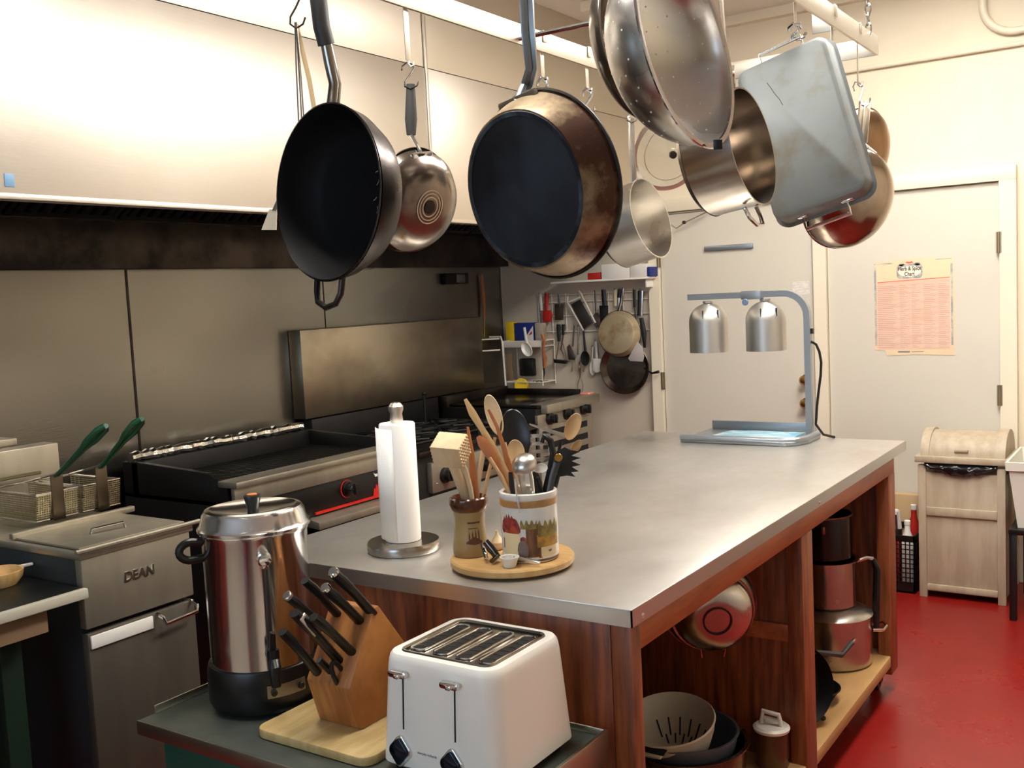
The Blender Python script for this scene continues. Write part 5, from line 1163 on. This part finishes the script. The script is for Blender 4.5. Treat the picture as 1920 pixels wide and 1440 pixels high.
tool('red_spatula', 'spatula', 'bright red plastic scoop hanging on the wall rack', [('handle', 't', ([(1025, 550), (1024, 585)], [.016, .012], .6), REDP), ('blade', 'p', ([(1018, 582), (1032, 582), (1037, 590), (1034, 603), (1022, 605), (1018, 597)], .03, .006), REDP)], 1024, 549)
tool('dark_turner', 'turner', 'dull brown metal turner right of the red scoop', [('handle', 't', ([(1048, 553), (1050, 575)], .007, .5), DGT), ('blade', 'p', ([(1040, 570), (1058, 570), (1056, 600), (1041, 600)], .02, .003), M('brown metal', (88, 74, 66), .4, .8))], 1048, 552)
t = tool('grater', 'grater', 'flat grater with pale frame hanging tilted on the wall rack', [('plate', 'p', ([(1071, 571), (1088, 561), (1112, 604), (1095, 617)], .035, .004), M('grater steel', (78, 74, 70), .4, .8)), ('frame', 't', ([(1085, 545, .02), (1090, 552, .02), (1116, 605, .02), (1094, 620, .02), (1064, 567, .02), (1064, 556, .02)], .006, .6), WIRE), ('cross_bar', 't', ([(1066, 567, .02), (1088, 557, .02)], .005, .6), WIRE)], 1085, 545)
tool('masher', 'masher', 'dark handled masher with a black foot below the grater', [('handle', 't', ([(1047, 608), (1048, 640)], [.014, .011], .7), BLKPL), ('wires', 't', ([(1048, 640), (1043, 674), (1062, 674), (1055, 640)], .003, 1), DGT), ('foot', 'p', ([(1040, 673), (1066, 676), (1063, 682), (1042, 680)], .035, .02), BLKPL)], 1047, 607)
tool('kitchen_shears', 'scissors', 'black handled shears hanging beside the masher', [('handle', 't', ([(1056, 608), (1056, 628)], [.012, .009], .6), BLKPL), ('blades', 't', ([(1056, 628), (1052, 655), (1058, 668)], [.006, .005, .002], .4), DGT)], 1056, 607)
tool('metal_spatula', 'spatula', 'grey metal spatula hanging under the left side of the grater', [('handle', 't', ([(1077, 610), (1074, 650)], [.005, .006], .5), DGT), ('blade', 'p', ([(1063, 650), (1068, 645), (1080, 668), (1078, 675), (1066, 674)], .028, .003), DGT)], 1077, 609)
tool('serving_fork', 'fork', 'steel serving fork with long tines hanging below the grater', [('handle', 't', ([(1085, 612), (1084, 665)], [.005, .006], .5), POT), ('tines', 't', ([(1072, 697), (1073, 678), (1078, 672), (1079, 697)], .0025, 1), POT), ('tines', 't', ([(1085, 697), (1086, 680), (1092, 672), (1096, 680), (1094, 697)], .0035, 1), POT)], 1085, 611)
tool('black_ladle', 'ladle', 'black plastic ladle hanging below the grater with round bowl', [('handle', 't', ([(1094, 620), (1098, 665)], [.006, .010], .6), BLKPL), ('bowl', 'e', ((1097, 672), 10, 14, .035, 0), BLKPL)], 1094, 619)
tool('wire_whisk', 'whisk', 'small dark whisk hanging lowest beside the griddle corner', [('handle', 't', ([(1088, 690), (1088, 706)], .004, 1), DGT), ('wires', 't', ([(1088, 704), (1083, 722), (1084, 733), (1092, 733), (1093, 722), (1088, 704)], .0018, 1), DGT)], 1088, 689)
tool('dark_spatula', 'spatula', 'wide black spatula handle hanging at the middle of the wall rack', [('handle', 't', ([(1131, 543), (1134, 575)], [.014, .016], .6), BLKPL), ('blade', 'p', ([(1124, 573), (1141, 573), (1138, 605), (1126, 605)], .028, .004), BLKPL)], 1131, 542)
tool('slotted_spoon', 'spoon', 'grey slotted spoon hanging between the grater and the wide black spatula', [('handle', 't', ([(1116, 545), (1118, 590)], .006, .5), DGT), ('bowl', 'e', ((1119, 600), 9, 14, .03, 0), DGT)], 1116, 545)
tool('sharpening_stone', 'knife', 'cream handled knife hanging above the tan pan', [('handle', 't', ([(1154, 543), (1154, 574)], [.011, .009], .5), M('cream handle', (220, 204, 170), .4))], 1154, 542)
tool('chrome_spoon', 'spoon', 'black topped chrome spoon handle above the tan pan', [('grip', 't', ([(1162, 542), (1160, 558)], .010, .6), BLKPL), ('handle', 't', ([(1160, 558), (1159, 585)], .008, .4), CHROME)], 1162, 541)
tool('steel_tongs', 'tongs', 'plain steel tongs hanging just right of the black topped spoon', [('arms', 't', ([(1168, 541), (1167, 560), (1164, 588)], .007, .5), POT)], 1168, 541)
tool('black_knife', 'knife', 'slim black handled knife on the wall rack right of the tan pan', [('handle', 't', ([(1189, 543), (1190, 576)], [.009, .009], .6), BLKPL), ('blade', 't', ([(1190, 576), (1193, 605)], [.006, .003], .3), DGT)], 1189, 542)
tool('can_opener', 'can opener', 'black and chrome can opener at the right end of the wall rack', [('handle', 't', ([(1199, 545), (1198, 592)], [.010, .010], .6), BLKPL), ('handle', 't', ([(1204, 545, .01), (1203, 592, .01)], .008, .6), CHROME)], 1201, 543)
tool('fish_turner', 'turner', 'black handled turner with pale fan blade hanging over the dark pan', [('handle', 't', ([(1202, 596, .03), (1207, 625, .03), (1209, 652, .03)], [.014, .017, .008], .6), BLKPL), ('blade', 'p', ([(1196, 640), (1204, 650), (1208, 668), (1206, 678), (1182, 677), (1178, 672)], .07, .003), M('grey white nylon', (176, 172, 168), .4))], 1201, 595)
tool('white_scraper', 'spatula', 'white plastic spatula hanging left of the dark pan', [('handle', 't', ([(1117, 640, .02), (1119, 672, .02)], [.008, .009], .6), WHITE), ('blade', 'p', ([(1113, 672), (1129, 673), (1128, 696), (1118, 699), (1113, 694)], .045, .006), WHITE)], 1117, 639)
tool('white_spoon', 'spoon', 'pale plastic spoon edge hanging behind the white plastic spatula', [('handle', 't', ([(1112, 650), (1110, 675)], .005, .5), WHITE), ('bowl', 'e', ((1111, 690), 6, 14, .025, 0), WHITE)], 1112, 649)
# pans on the wall
kk = (W(1155, 626) - EYE).dot(fwd) / F
t = thing('tan_pan', 'small tan stained pan hanging bottom out on the wall rack', 'pan', W(1155, 626), 'pans hanging on the end wall')
R = 43 * kk; mm = fr(W(1155, 626, .105), (.05, -1, .05), (0, 0, 1)); TANM = M('tan burnt enamel', (176, 160, 128), .35, .4, c2=(140, 108, 64), ns=5, ramp=(.55, .7))
MB(mm).lathe([(0, 0), (R * .78, 0), (R * .86, -.004), (R, -.045), (R + .002, -.047), (R - .002, -.046), (R * .83, -.006), (0, -.004)], 48).build('body', TANM, t)
MB(mm).lathe([(R - .001, -.044), (R + .003, -.046), (R + .001, -.049), (R - .003, -.047)], 48, closed=True).build('rim', GB, t)
MB().tube([mm @ Vector((0, R - .004, -.04)), W(1164, 566, .05), W(1166, 545, .02)], [.009, .007, .004], 8, flat=.5).build('handle', DGT, t)
R = 48 * kk; mm = fr(W(1172, 690, .045), (.12, -1, .05), (0, 0, 1))
t = thing('dark_pan', 'wide dark brown pan hanging lowest on the end wall', 'pan', W(1172, 690), 'pans hanging on the end wall')
MB(mm).lathe([(0, -.02), (R * .82, -.02), (R, .01), (R + .002, .012), (R - .002, .014), (R * .8, -.016), (0, -.016)], 48).build('body', M('brown burnt pan', (92, 78, 66), .3, .8, c2=(50, 40, 34), ns=4, rv=.08), t)
MB().tube([mm @ Vector((.0, R - .004, .012)), W(1185, 620, .02), W(1188, 600, .012)], [.008, .006, .004], 8, flat=.4).build('handle', DGT, t)
MB().tube([mm @ Vector((R * .8, .0, .01)), W(1222, 700, .08), W(1235, 697, .085)], [.004, .006, .009], 8).build('side_handle', BLKPL, t)
# shelf with white boxes above the rack
sh_ = thing('wall_shelf', 'narrow white shelf on the end wall above the tool rack', 'shelf', W(1165, 517, .0))
zs = W(1210, 519, .1).z; x0_, x1_ = W(1105, 515, .1).x, W(1221, 515, .1).x
MB().box(x0_ - .25, x1_, YW - .14, YW, zs - .012, zs, .002).build('board', WHITE, sh_)
MB().box(x1_ - .03, x1_ - .02, YW - .12, YW, zs - .06, zs - .012, .002).build('bracket', WHITE, sh_)
def crate(a, b, h, mat, label, name='storage_box', cat='box', y0=.135, y1=.02):
    p0 = W(a, 515, .13).x; p1 = W(b, 515, .13).x; o = MB().box(p0, p1, YW - y0, YW - y1, zs + .0005, zs + h, .004).build(name, mat); return tag(o, label, cat)
crate(1128, 1181, .085, WHITE, 'long white box on the wall shelf'); crate(1182, 1213, .075, M('pale box', (214, 210, 204), .5), 'short white box at the right end of the wall shelf')
crate(1214, 1220, .055, BLUE, 'blue object at the right end of the wall shelf', 'blue_bottle', 'bottle'); crate(1102, 1126, .04, REDP, 'red tool on the wall shelf beside the long white box', 'red_stapler', 'tool')
# wire caddy in the corner
cdz = W(1000, 640, .0)
cdy = thing('corner_caddy', 'white wire caddy with slanted front bar in the corner above the griddle', 'wire shelf', W(960, 700, .1))
zt2 = W(960, 640, .15).z; zb2 = .962; xa, xb_ = W(945, 640, .15).x, W(1016, 640, .15).x
w = MB()
for z in (zt2 - .0, zt2 - .035): w.tube([(xa, YW - .01, z), (xa, YW - .16, z), (xb_, YW - .16, z), (xb_, YW - .01, z)], .004, 6, closed=True)
w.box(xa, xb_, YW - .164, YW - .158, zt2 - .035, zt2, .001)
for x in (xa, xb_): w.tube([(x, YW - .16, zt2), (x, YW - .16, zb2)], .0045, 6).tube([(x, YW - .01, zt2), (x, YW - .01, zb2)], .0045, 6)
for i in range(8): xx = xa + (xb_ - xa) * (i + .5) / 8; w.tube([(xx, YW - .01, zt2 - .035), (xx, YW - .16, zt2 - .035)], .002, 5); w.tube([(xx, YW - .01, zb2 + .02), (xx, YW - .16, zb2 + .02)], .002, 5)
w.tube([(xa, YW - .01, zb2 + .02), (xa, YW - .16, zb2 + .02), (xb_, YW - .16, zb2 + .02), (xb_, YW - .01, zb2 + .02)], .004, 6, closed=True)
w.build('wire_frame', WIRE, cdy)
pk = lambda u, v, o=.16: W(u, v, o)
w = MB(); w.tube([(XL + .012, YW - .17, zt2 + .03), (XL + .05, YW - .17, zt2 + .03), (xa - .01, YW - .17, zt2 + .03), (xa, YW - .17, zt2 + .0), (xa + .01, YW - .17, zb2)], .006, 8)
w.tube([(XL + .012, YW - .30, zt2 + .02), (XL + .012, YW - .30, zt2 - .05), (XL + .10, YW - .19, zt2 - .05)], .005, 8).tube([(XL + .012, YW - .30, zt2 + .02), (XL + .10, YW - .19, zt2 + .02)], .005, 8); w.build('side_bars', WIRE, cdy)
def standing(name, cat, label, u0, u1, vt, mat, off=.09, zbase=None, d=.05, second=None):
    a, b = W(u0, vt, off), W(u1, vt, off); zb0 = zt2 - .031 if zbase is None else zbase
    o = MB().box(a.x, b.x, YW - off, YW - off + d, zb0, a.z, .004).build(name, mat); return tag(o, label, cat)
standing('yellow_box', 'box', 'yellow box standing in the top basket of the corner caddy', 947, 962, 604, YEL)
bb = thing('cleaner_carton', 'blue and white carton standing in the top basket of the corner caddy', 'carton', W(980, 640, .09))
a, b = W(964, 606, .09), W(1000, 606, .09)
MB().box(a.x, b.x, YW - .09, YW - .05, zt2 - .031, a.z, .002).build('box', BLUE, bb)
MB(Matrix(((1, 0, 0, 0), (0, 0, -1, 0), (0, 1, 0, 0), (0, 0, 0, 1)))).prism([(b.x - .004, zt2 - .02), (b.x - .004, a.z - .02), (a.x + (b.x - a.x) * .62, zt2 + .03), (a.x + (b.x - a.x) * .6, zt2 - .02)], -(YW - .0905), -(YW - .0918)).build('white_print', WHITE, bb)
w = MB(Matrix(((1, 0, 0, 0), (0, 0, -1, 0), (0, 1, 0, 0), (0, 0, 0, 1)))); w.prism([(b.x - .04, zt2 + .03), (b.x - .012, zt2 + .06), (b.x - .012, zt2 + .04)], -(YW - .092), -(YW - .0926)).build('red_print', REDP, bb)
standing('folded_bag', 'bag', 'crumpled clear bag beside the blue carton in the corner caddy', 1002, 1016, 606, M('cloudy plastic', (170, 158, 144), .4, c2=(140, 128, 116), ns=12))
t = thing('plastic_spoon', 'white plastic ladle hanging over the front of the corner caddy', 'ladle', W(990, 660, .19))
MB().tube([W(983, 614, .18), W(988, 645, .19)], [.009, .010], 8, flat=.6).build('handle', WHITE, t)
w = MB(); w.M = wframe(988, 655, .20, .6); w.lathe([(0, -.02), (.6, -.018), (1, 0), (.97, .006), (.6, -.01), (0, -.012)], 24, M2=Matrix.Diagonal((.034, .048, 1, 1))); w.build('bowl', WHITE, t)
t = thing('black_scoop', 'black scoop in the lower part of the corner caddy', 'scoop', W(985, 700, .10))
a, b = W(972, 678, .1), W(1001, 708, .1); MB().box(a.x, b.x, YW - .10, YW - .06, W(985, 706, .1).z, W(985, 672, .1).z, .012).build('body', BLKPL, t)
MB().tube([W(1000, 716, .1), W(1018, 715, .1), W(1020, 700, .1), W(1019, 672, .1)], .007, 8).build('handle', BLKPL, t)
t = thing('yellow_scoop', 'round yellow scoop at the bottom of the corner caddy', 'scoop', W(976, 720, .1))
w = MB(); w.M = fr(W(976, 722, .16), (.2, -1, .2)); w.lathe([(0, 0), (.04, 0), (.043, -.004), (.043, -.03), (0, -.03)], 32); w.build('body', YEL, t)
t = thing('wooden_brush', 'wooden brush with curvy orange handle hanging on the corner caddy', 'brush', W(1019, 650, .17))
MB().tube([W(1017, 627, .17), W(1021, 640, .17), W(1018, 655, .17), W(1022, 672, .17), W(1021, 690, .17)], [.012, .009, .008, .013, .008], 10).build('handle', WOODO, t)
t = thing('measuring_stick', 'tan stick standing in the lower left of the corner caddy', 'stick', W(955, 700, .1))
MB().box(W(950, 700, .1).x, W(960, 700, .1).x, YW - .10, YW - .09, zb2 + .024, W(955, 664, .1).z, .001).build('body', TAN, t)
# fork with wooden handle hanging on the steel cladding
q0 = on('x', XL + .02, 903, 515); t = thing('carving_fork', 'long fork with orange wooden handle hanging on the steel cladding by the corner', 'fork', q0)
MB().tube([q0, on('x', XL + .02, 907, 560), on('x', XL + .02, 908, 600)], [.010, .013, .008], 10).build('handle', WOODO, t)
MB().tube([on('x', XL + .02, 908, 600), on('x', XL + .02, 907, 632)], .004, 6).build('tines', CHROME, t)
MB().tube([(XL, q0.y, q0.z + .004), (XL + .026, q0.y, q0.z + .006)], .003, 6).build('hook', CHROME, t)

# ------------------------------------------------------------------ on the doors
t = thing('door_closer', 'grey door closer channel with thin arm at the top of the left door', 'door closer', (-2.15, YE - .02, 1.72))
a, b = on('y', YE - .035, 1320, 466), on('y', YE - .035, 1411, 461)
MB().box(a.x, b.x, YE - .035, YE - .0203, a.z - .016, a.z + .012, .002).build('channel', LAMPGREY, t)
MB().tube([on('y', YE - .07, 1250, 402), on('y', YE - .07, 1328, 394)], .005, 6).build('arm', APPL, t)
MB().tube([on('y', YE - .07, 1328, 396), on('y', YE - .07, 1284, 417), on('y', YE - .07, 1268, 428), on('y', YE - .05, 1252, 418)], .004, 6).build('arm', APPL, t)
MB(fr(on('y', YE - .07, 1283, 417), (0, -1, 0))).cyl(.01, -.004, .008, 12).build('pivot', APPD, t)
c = on('y', YE - .021, 1502, 540)
tag(MB().box(c.x - .045, c.x + .045, YE - .022, YE - .0203, c.z - .035, c.z + .035).build('paper_notice', M('white note', (228, 222, 212), .6, c2=(206, 200, 194), ns=30, st=(1, 1, 3))), 'small white notice near the right edge of the left door', 'notice')
cc = [on('y', YE - .021, u, v) for u, v in ((1637, 489), (1788, 481), (1791, 668), (1640, 657))]
t = thing('wall_chart', 'pink and cream herb and spice chart taped to the right door', 'chart', cc[3])
x0p, x1p = (cc[0].x + cc[3].x) / 2, (cc[1].x + cc[2].x) / 2; z1p = (cc[0].z + cc[1].z) / 2; z0p = (cc[2].z + cc[3].z) / 2
Wp, Hp = x1p - x0p, z1p - z0p
TXZ = Matrix(((1, 0, 0, x0p), (0, 0, -1, YE - .0215), (0, 1, 0, z0p), (0, 0, 0, 1)))     # plane on the door: x right, y up, z out
out = [(.0, .02), (.03, .0), (.03, .0), (.055, .015), (.06, -.012), (Wp * .5, -.006), (Wp, -.012), (Wp * 1.0, .03), (Wp * 1.01, Hp * .5), (Wp, Hp), (Wp * .55, Hp * 1.002), (.01, Hp * .985)]
out = [out[0], out[3]] + out[4:]
MB(TXZ).prism(out, 0, .0008).build('sheet', M('chart cream', (226, 204, 168), .6, c2=(220, 196, 162), ns=4), t)
MB(TXZ).prism([(.02, .02), (Wp - .02, .02), (Wp - .02, Hp * .775), (.02, Hp * .76)], .0009, .0011).build('table_area', M('chart pink', (222, 190, 170), .6, c2=(212, 176, 156), ns=26, st=(.25, 1, 3.0), ramp=(.4, .6)), t)
w = MB(TXZ); rows = 34
for r_ in range(rows):
    yy = .03 + (Hp * .72 - .03) * r_ / (rows - 1)
    for c0, c1 in ((.03, .30), (.33, .45), (.48, .60), (.63, .78), (.81, .95)):
        e_ = c1 - random.uniform(0, .07); w.box(Wp * c0, Wp * e_, yy, yy + .0022, .00115, .0013)
w.build('text_rows', M('faded print', (196, 148, 132), .6), t)
MB(TXZ).prism([(.02, Hp * .76), (Wp - .02, Hp * .785), (Wp - .02, Hp * .793), (.02, Hp * .768)], .0012, .0014).build('red_rule', M('faded red', (222, 96, 84), .6), t)
w = MB(TXZ)
w.box(Wp - .016, Wp - .006, .04, Hp * .93, .0009, .0012); w.build('right_border', M('faded blue grey', (150, 152, 156), .6, c2=(200, 190, 176), ns=20), t); w = MB(TXZ)
w.box(.004, .014, .04, Hp * .93, .0009, .0012); w.build('left_border', M('faded blue grey', (150, 152, 156)), t); w = MB(TXZ)
w.box(.004, Wp * .25, Hp * .955, Hp * .968, .0009, .0012); w.build('corner_ornament', M('faded blue grey', (150, 152, 156)), t); w = MB(TXZ); w.box(Wp * .78, Wp - .01, Hp * .975, Hp * .985, .0009, .0012); w.build('corner_ornament', M('faded blue grey', (150, 152, 156), .6, c2=(200, 190, 176), ns=20), t)
cxp, cyp = Wp * .46, Hp * .87
w = MB(TXZ); w.prism([(cxp + a, cyp + b) for a, b in rect(Wp * .32, Hp * .155, .02, 5)], .0012, .0016)
for s in (-1, 1): w.prism([(cxp + s * Wp * .10 + .014 * math.cos(a), cyp + Hp * .075 + .008 * math.sin(a)) for a in [2 * PI * i / 12 for i in range(12)]], .0012, .0016)
w.build('ornate_frame', M('ornate grey', (140, 140, 146), .6, c2=(190, 182, 170), ns=40), t)
MB(TXZ).prism([(cxp + Wp * .145 * math.cos(a), cyp + Hp * .058 * math.sin(a)) for a in [2 * PI * i / 32 for i in range(32)]], .0017, .002).build('oval_panel', M('oval cream', (232, 224, 204), .6), t)
text('lettering', 'Herb & Spice', TXZ @ T(cxp, cyp + .013, .0021), .028, INK, t, .0002, .74, bold=.0006)
text('lettering', 'Chart', TXZ @ T(cxp, cyp - .014, .0021), .028, INK, t, .0002, .74, bold=.0006)
MB(TXZ).prism([(cxp - .02, cyp + Hp * .09), (cxp - .012, cyp + Hp * .105), (cxp, cyp + Hp * .098), (cxp + .012, cyp + Hp * .105), (cxp + .02, cyp + Hp * .09), (cxp, cyp + Hp * .083)], .0017, .002).build('red_crest', M('faded red', (222, 96, 84), .6), t)
MB(TXZ).box(Wp * .30, Wp * .45, .004, .012, .0009, .0013).box(Wp * .47, Wp * .62, .006, .009, .0009, .0013).build('footer_print', M('footer grey', (120, 118, 124), .6), t)

# ------------------------------------------------------------------ waste bin
t = thing('waste_bin', 'pale wooden waste bin with domed lid in front of the right door', 'waste bin', (-.9, 5.12, 0))
bx0, bx1, by0, by1 = -1.075, -.700, 4.972, 5.28
PM_ = BIN; w = MB()
w.box(bx0, bx1, by0 + .012, by1, .03, .60, .002); w.build('body', PM_, t)
w = MB()
for x in (bx0, bx1 - .035): w.box(x, x + .035, by0, by0 + .03, 0, .635, .003).box(x, x + .035, by1 - .03, by1, 0, .635, .003)
w.build('corner_posts', PM_, t)
MB().box(bx0 + .035, bx1 - .035, by0 + .001, by0 + .014, .395, .435, .003).box(bx0 + .035, bx1 - .035, by0 + .001, by0 + .014, .035, .065, .003).build('front_rails', PM_, t)
MB().box(bx0 - .012, bx1 + .022, by0 - .015, by1 + .01, .648, .678, .004).build('lid_frame', PM_, t)
ym = (by0 + by1) / 2; ry = (by1 - by0) / 2 - .01
dome = [(ym + ry * math.cos(a), .678 + .105 * math.sin(a)) for a in [PI * i / 20 for i in range(21)]]
din = [(ym + (ry - .008) * math.cos(a), .678 + .097 * math.sin(a)) for a in [PI * (20 - i) / 20 for i in range(21)]]
MB(YZX).prism(dome[:20] + [dome[20]], bx0 + .05, bx1 - .05).build('dome_lid', PM_, t)
dm2 = [(ym + (ry + .008) * math.cos(a), .678 + .115 * math.sin(a)) for a in [PI * i / 20 for i in range(21)]]
for xa_, xb2 in ((bx0 + .012, bx0 + .05), (bx1 - .05, bx1 - .0)): MB(YZX).prism(dm2, xa_, xb2).build('dome_end', PM_, t)
MB().box(-.915, -.855, by0 + .004, by0 + .03, .700, .712, .003).build('flap_lip', PM_, t)
bg = MB(); vs = []; n = 24
for i in range(n + 1):
    q = i / n; x = bx0 + .03 + (bx1 - bx0 - .06) * q; sag = .035 * math.sin(PI * q) + random.uniform(-.006, .006)
    vs += [(x, by0 - .004 + random.uniform(-.003, .003), .648), (x, by0 - .012 + random.uniform(-.004, .004), .635 - sag * .5), (x, by0 - .005 + random.uniform(-.003, .003), .628 - sag)]
bg._add(vs, [(3 * i + j, 3 * i + 3 + j, 3 * i + 4 + j, 3 * i + 1 + j) for i in range(n) for j in range(2)])
o = bg.build('bin_liner', M('shiny black bag', (20, 20, 22), .12)); sm = o.modifiers.new('thick', 'SOLIDIFY'); sm.thickness = .001
tag(o, 'shiny black bin liner bulging under the lid of the waste bin', 'bin bag')
# milk crate with bottles left of the bin
t = thing('milk_crate', 'black plastic crate of bottles on the floor left of the waste bin', 'crate', (-1.25, 5.15, 0))
w = MB(); x0, x1, ya, yb2 = -1.42, -1.10, 5.0, 5.30
for x in (x0, x1 - .008): w.box(x, x + .008, ya, yb2, 0, .05).box(x, x + .008, ya, yb2, .25, .28)
for y in (ya, yb2 - .008): w.box(x0, x1, y, y + .008, 0, .05).box(x0, x1, y, y + .008, .25, .28)
for i in range(17):
    x = x0 + (x1 - x0 - .006) * i / 16; w.box(x, x + .005, ya, ya + .006, .04, .26)
    y = ya + (yb2 - ya - .006) * i / 16; w.box(x1 - .006, x1, y, y + .005, .04, .26)
for i in range(9): z = .05 + .023 * i; w.box(x0, x1, ya, ya + .006, z, z + .004).box(x1 - .006, x1, ya, yb2, z, z + .004)
w.box(x0, x1, ya, yb2, 0, .008); w.build('basket', BLKPL, t)
for k, (x, y, h, mat, lb) in enumerate(((-1.15, 5.08, .33, WHITE, 'white bottle standing in the black crate'), (-1.22, 5.08, .30, REDP, 'red capped dark bottle in the black crate'), (-1.225, 5.17, .36, M('dark bottle', (40, 30, 30), .2), 'dark bottle at the back of the black crate'), (-1.15, 5.22, .38, REDP, 'red bottle at the back right of the black crate'))):
    b = thing('bottle', lb, 'bottle', (x, y, .0085), 'bottles in the black crate')
    MB(T(x, y, .0085)).lathe([(0, 0), (.028, 0), (.03, .005), (.03, h * .72), (.014, h * .84), (.013, h * .93), (0, h * .93)], 22).build('body', mat, b)
    MB(T(x, y, .0085 + h * .93)).cyl(.015, 0, h * .07, 16, .002).build('cap', WHITE if k != 1 else REDP, b)
b = MB(); b.tube([(-1.24, 5.055, .26), (-1.24, 5.055, .385), (-1.185, 5.055, .385), (-1.18, 5.055, .30)], .010, 8)
tag(b.build('grey_handle_tool', M('pale grey plastic', (188, 184, 178), .4)), 'pale grey bent tube handle standing up in the black crate', 'tool')
t = MB().box(-1.44, -1.08, 5.30, 5.355, .0, .42, .003); tag(t.build('wooden_board', M('light board', (184, 156, 116), .6)), 'light wooden board leaning on the door behind the black crate', 'board')
# dark table with white tub at the right edge
t = thing('dark_table', 'black legged table at the right edge carrying a white tub', 'table', (-.3, 5.0, 0))
MB().box(-.66, .2, 4.76, 5.25, .385, .408, .003).build('tabletop', BLKPL, t)
for x in (-.645, .17):
    for y in (4.785, 5.22): MB().box(x - .014, x + .014, y - .014, y + .014, 0, .385, .002).build('leg', BLKPL, t)
w = thing('white_tub', 'translucent white plastic tub on the dark table at the right edge', 'tub', (-.4, 4.98, .409))
q = MB(); S = [(-.628, -.17, .409), (-.672, -.12, .69)]
def tub(x0, x1, y0, y1, z): return [(x0, y0, z), (x1, y0, z), (x1, y1, z), (x0, y1, z)]
vs = tub(-.628, -.17, 4.80, 5.18, .4095) + tub(-.658, -.13, 4.775, 5.205, .66) + tub(-.670, -.118, 4.765, 5.215, .664) + tub(-.672, -.116, 4.763, 5.217, .70) + tub(-.662, -.136, 4.782, 5.198, .70) + tub(-.622, -.176, 4.806, 5.174, .414)
q._add(vs, [(0, 1, 2, 3)] + [(4 * i + j, 4 * i + (j + 1) % 4, 4 * i + 4 + (j + 1) % 4, 4 * i + 4 + j) for i in range(5) for j in range(4)] + [(20, 21, 22, 23)]); q.build('tub_body', M('cloudy white plastic', (214, 212, 200), .4), w)
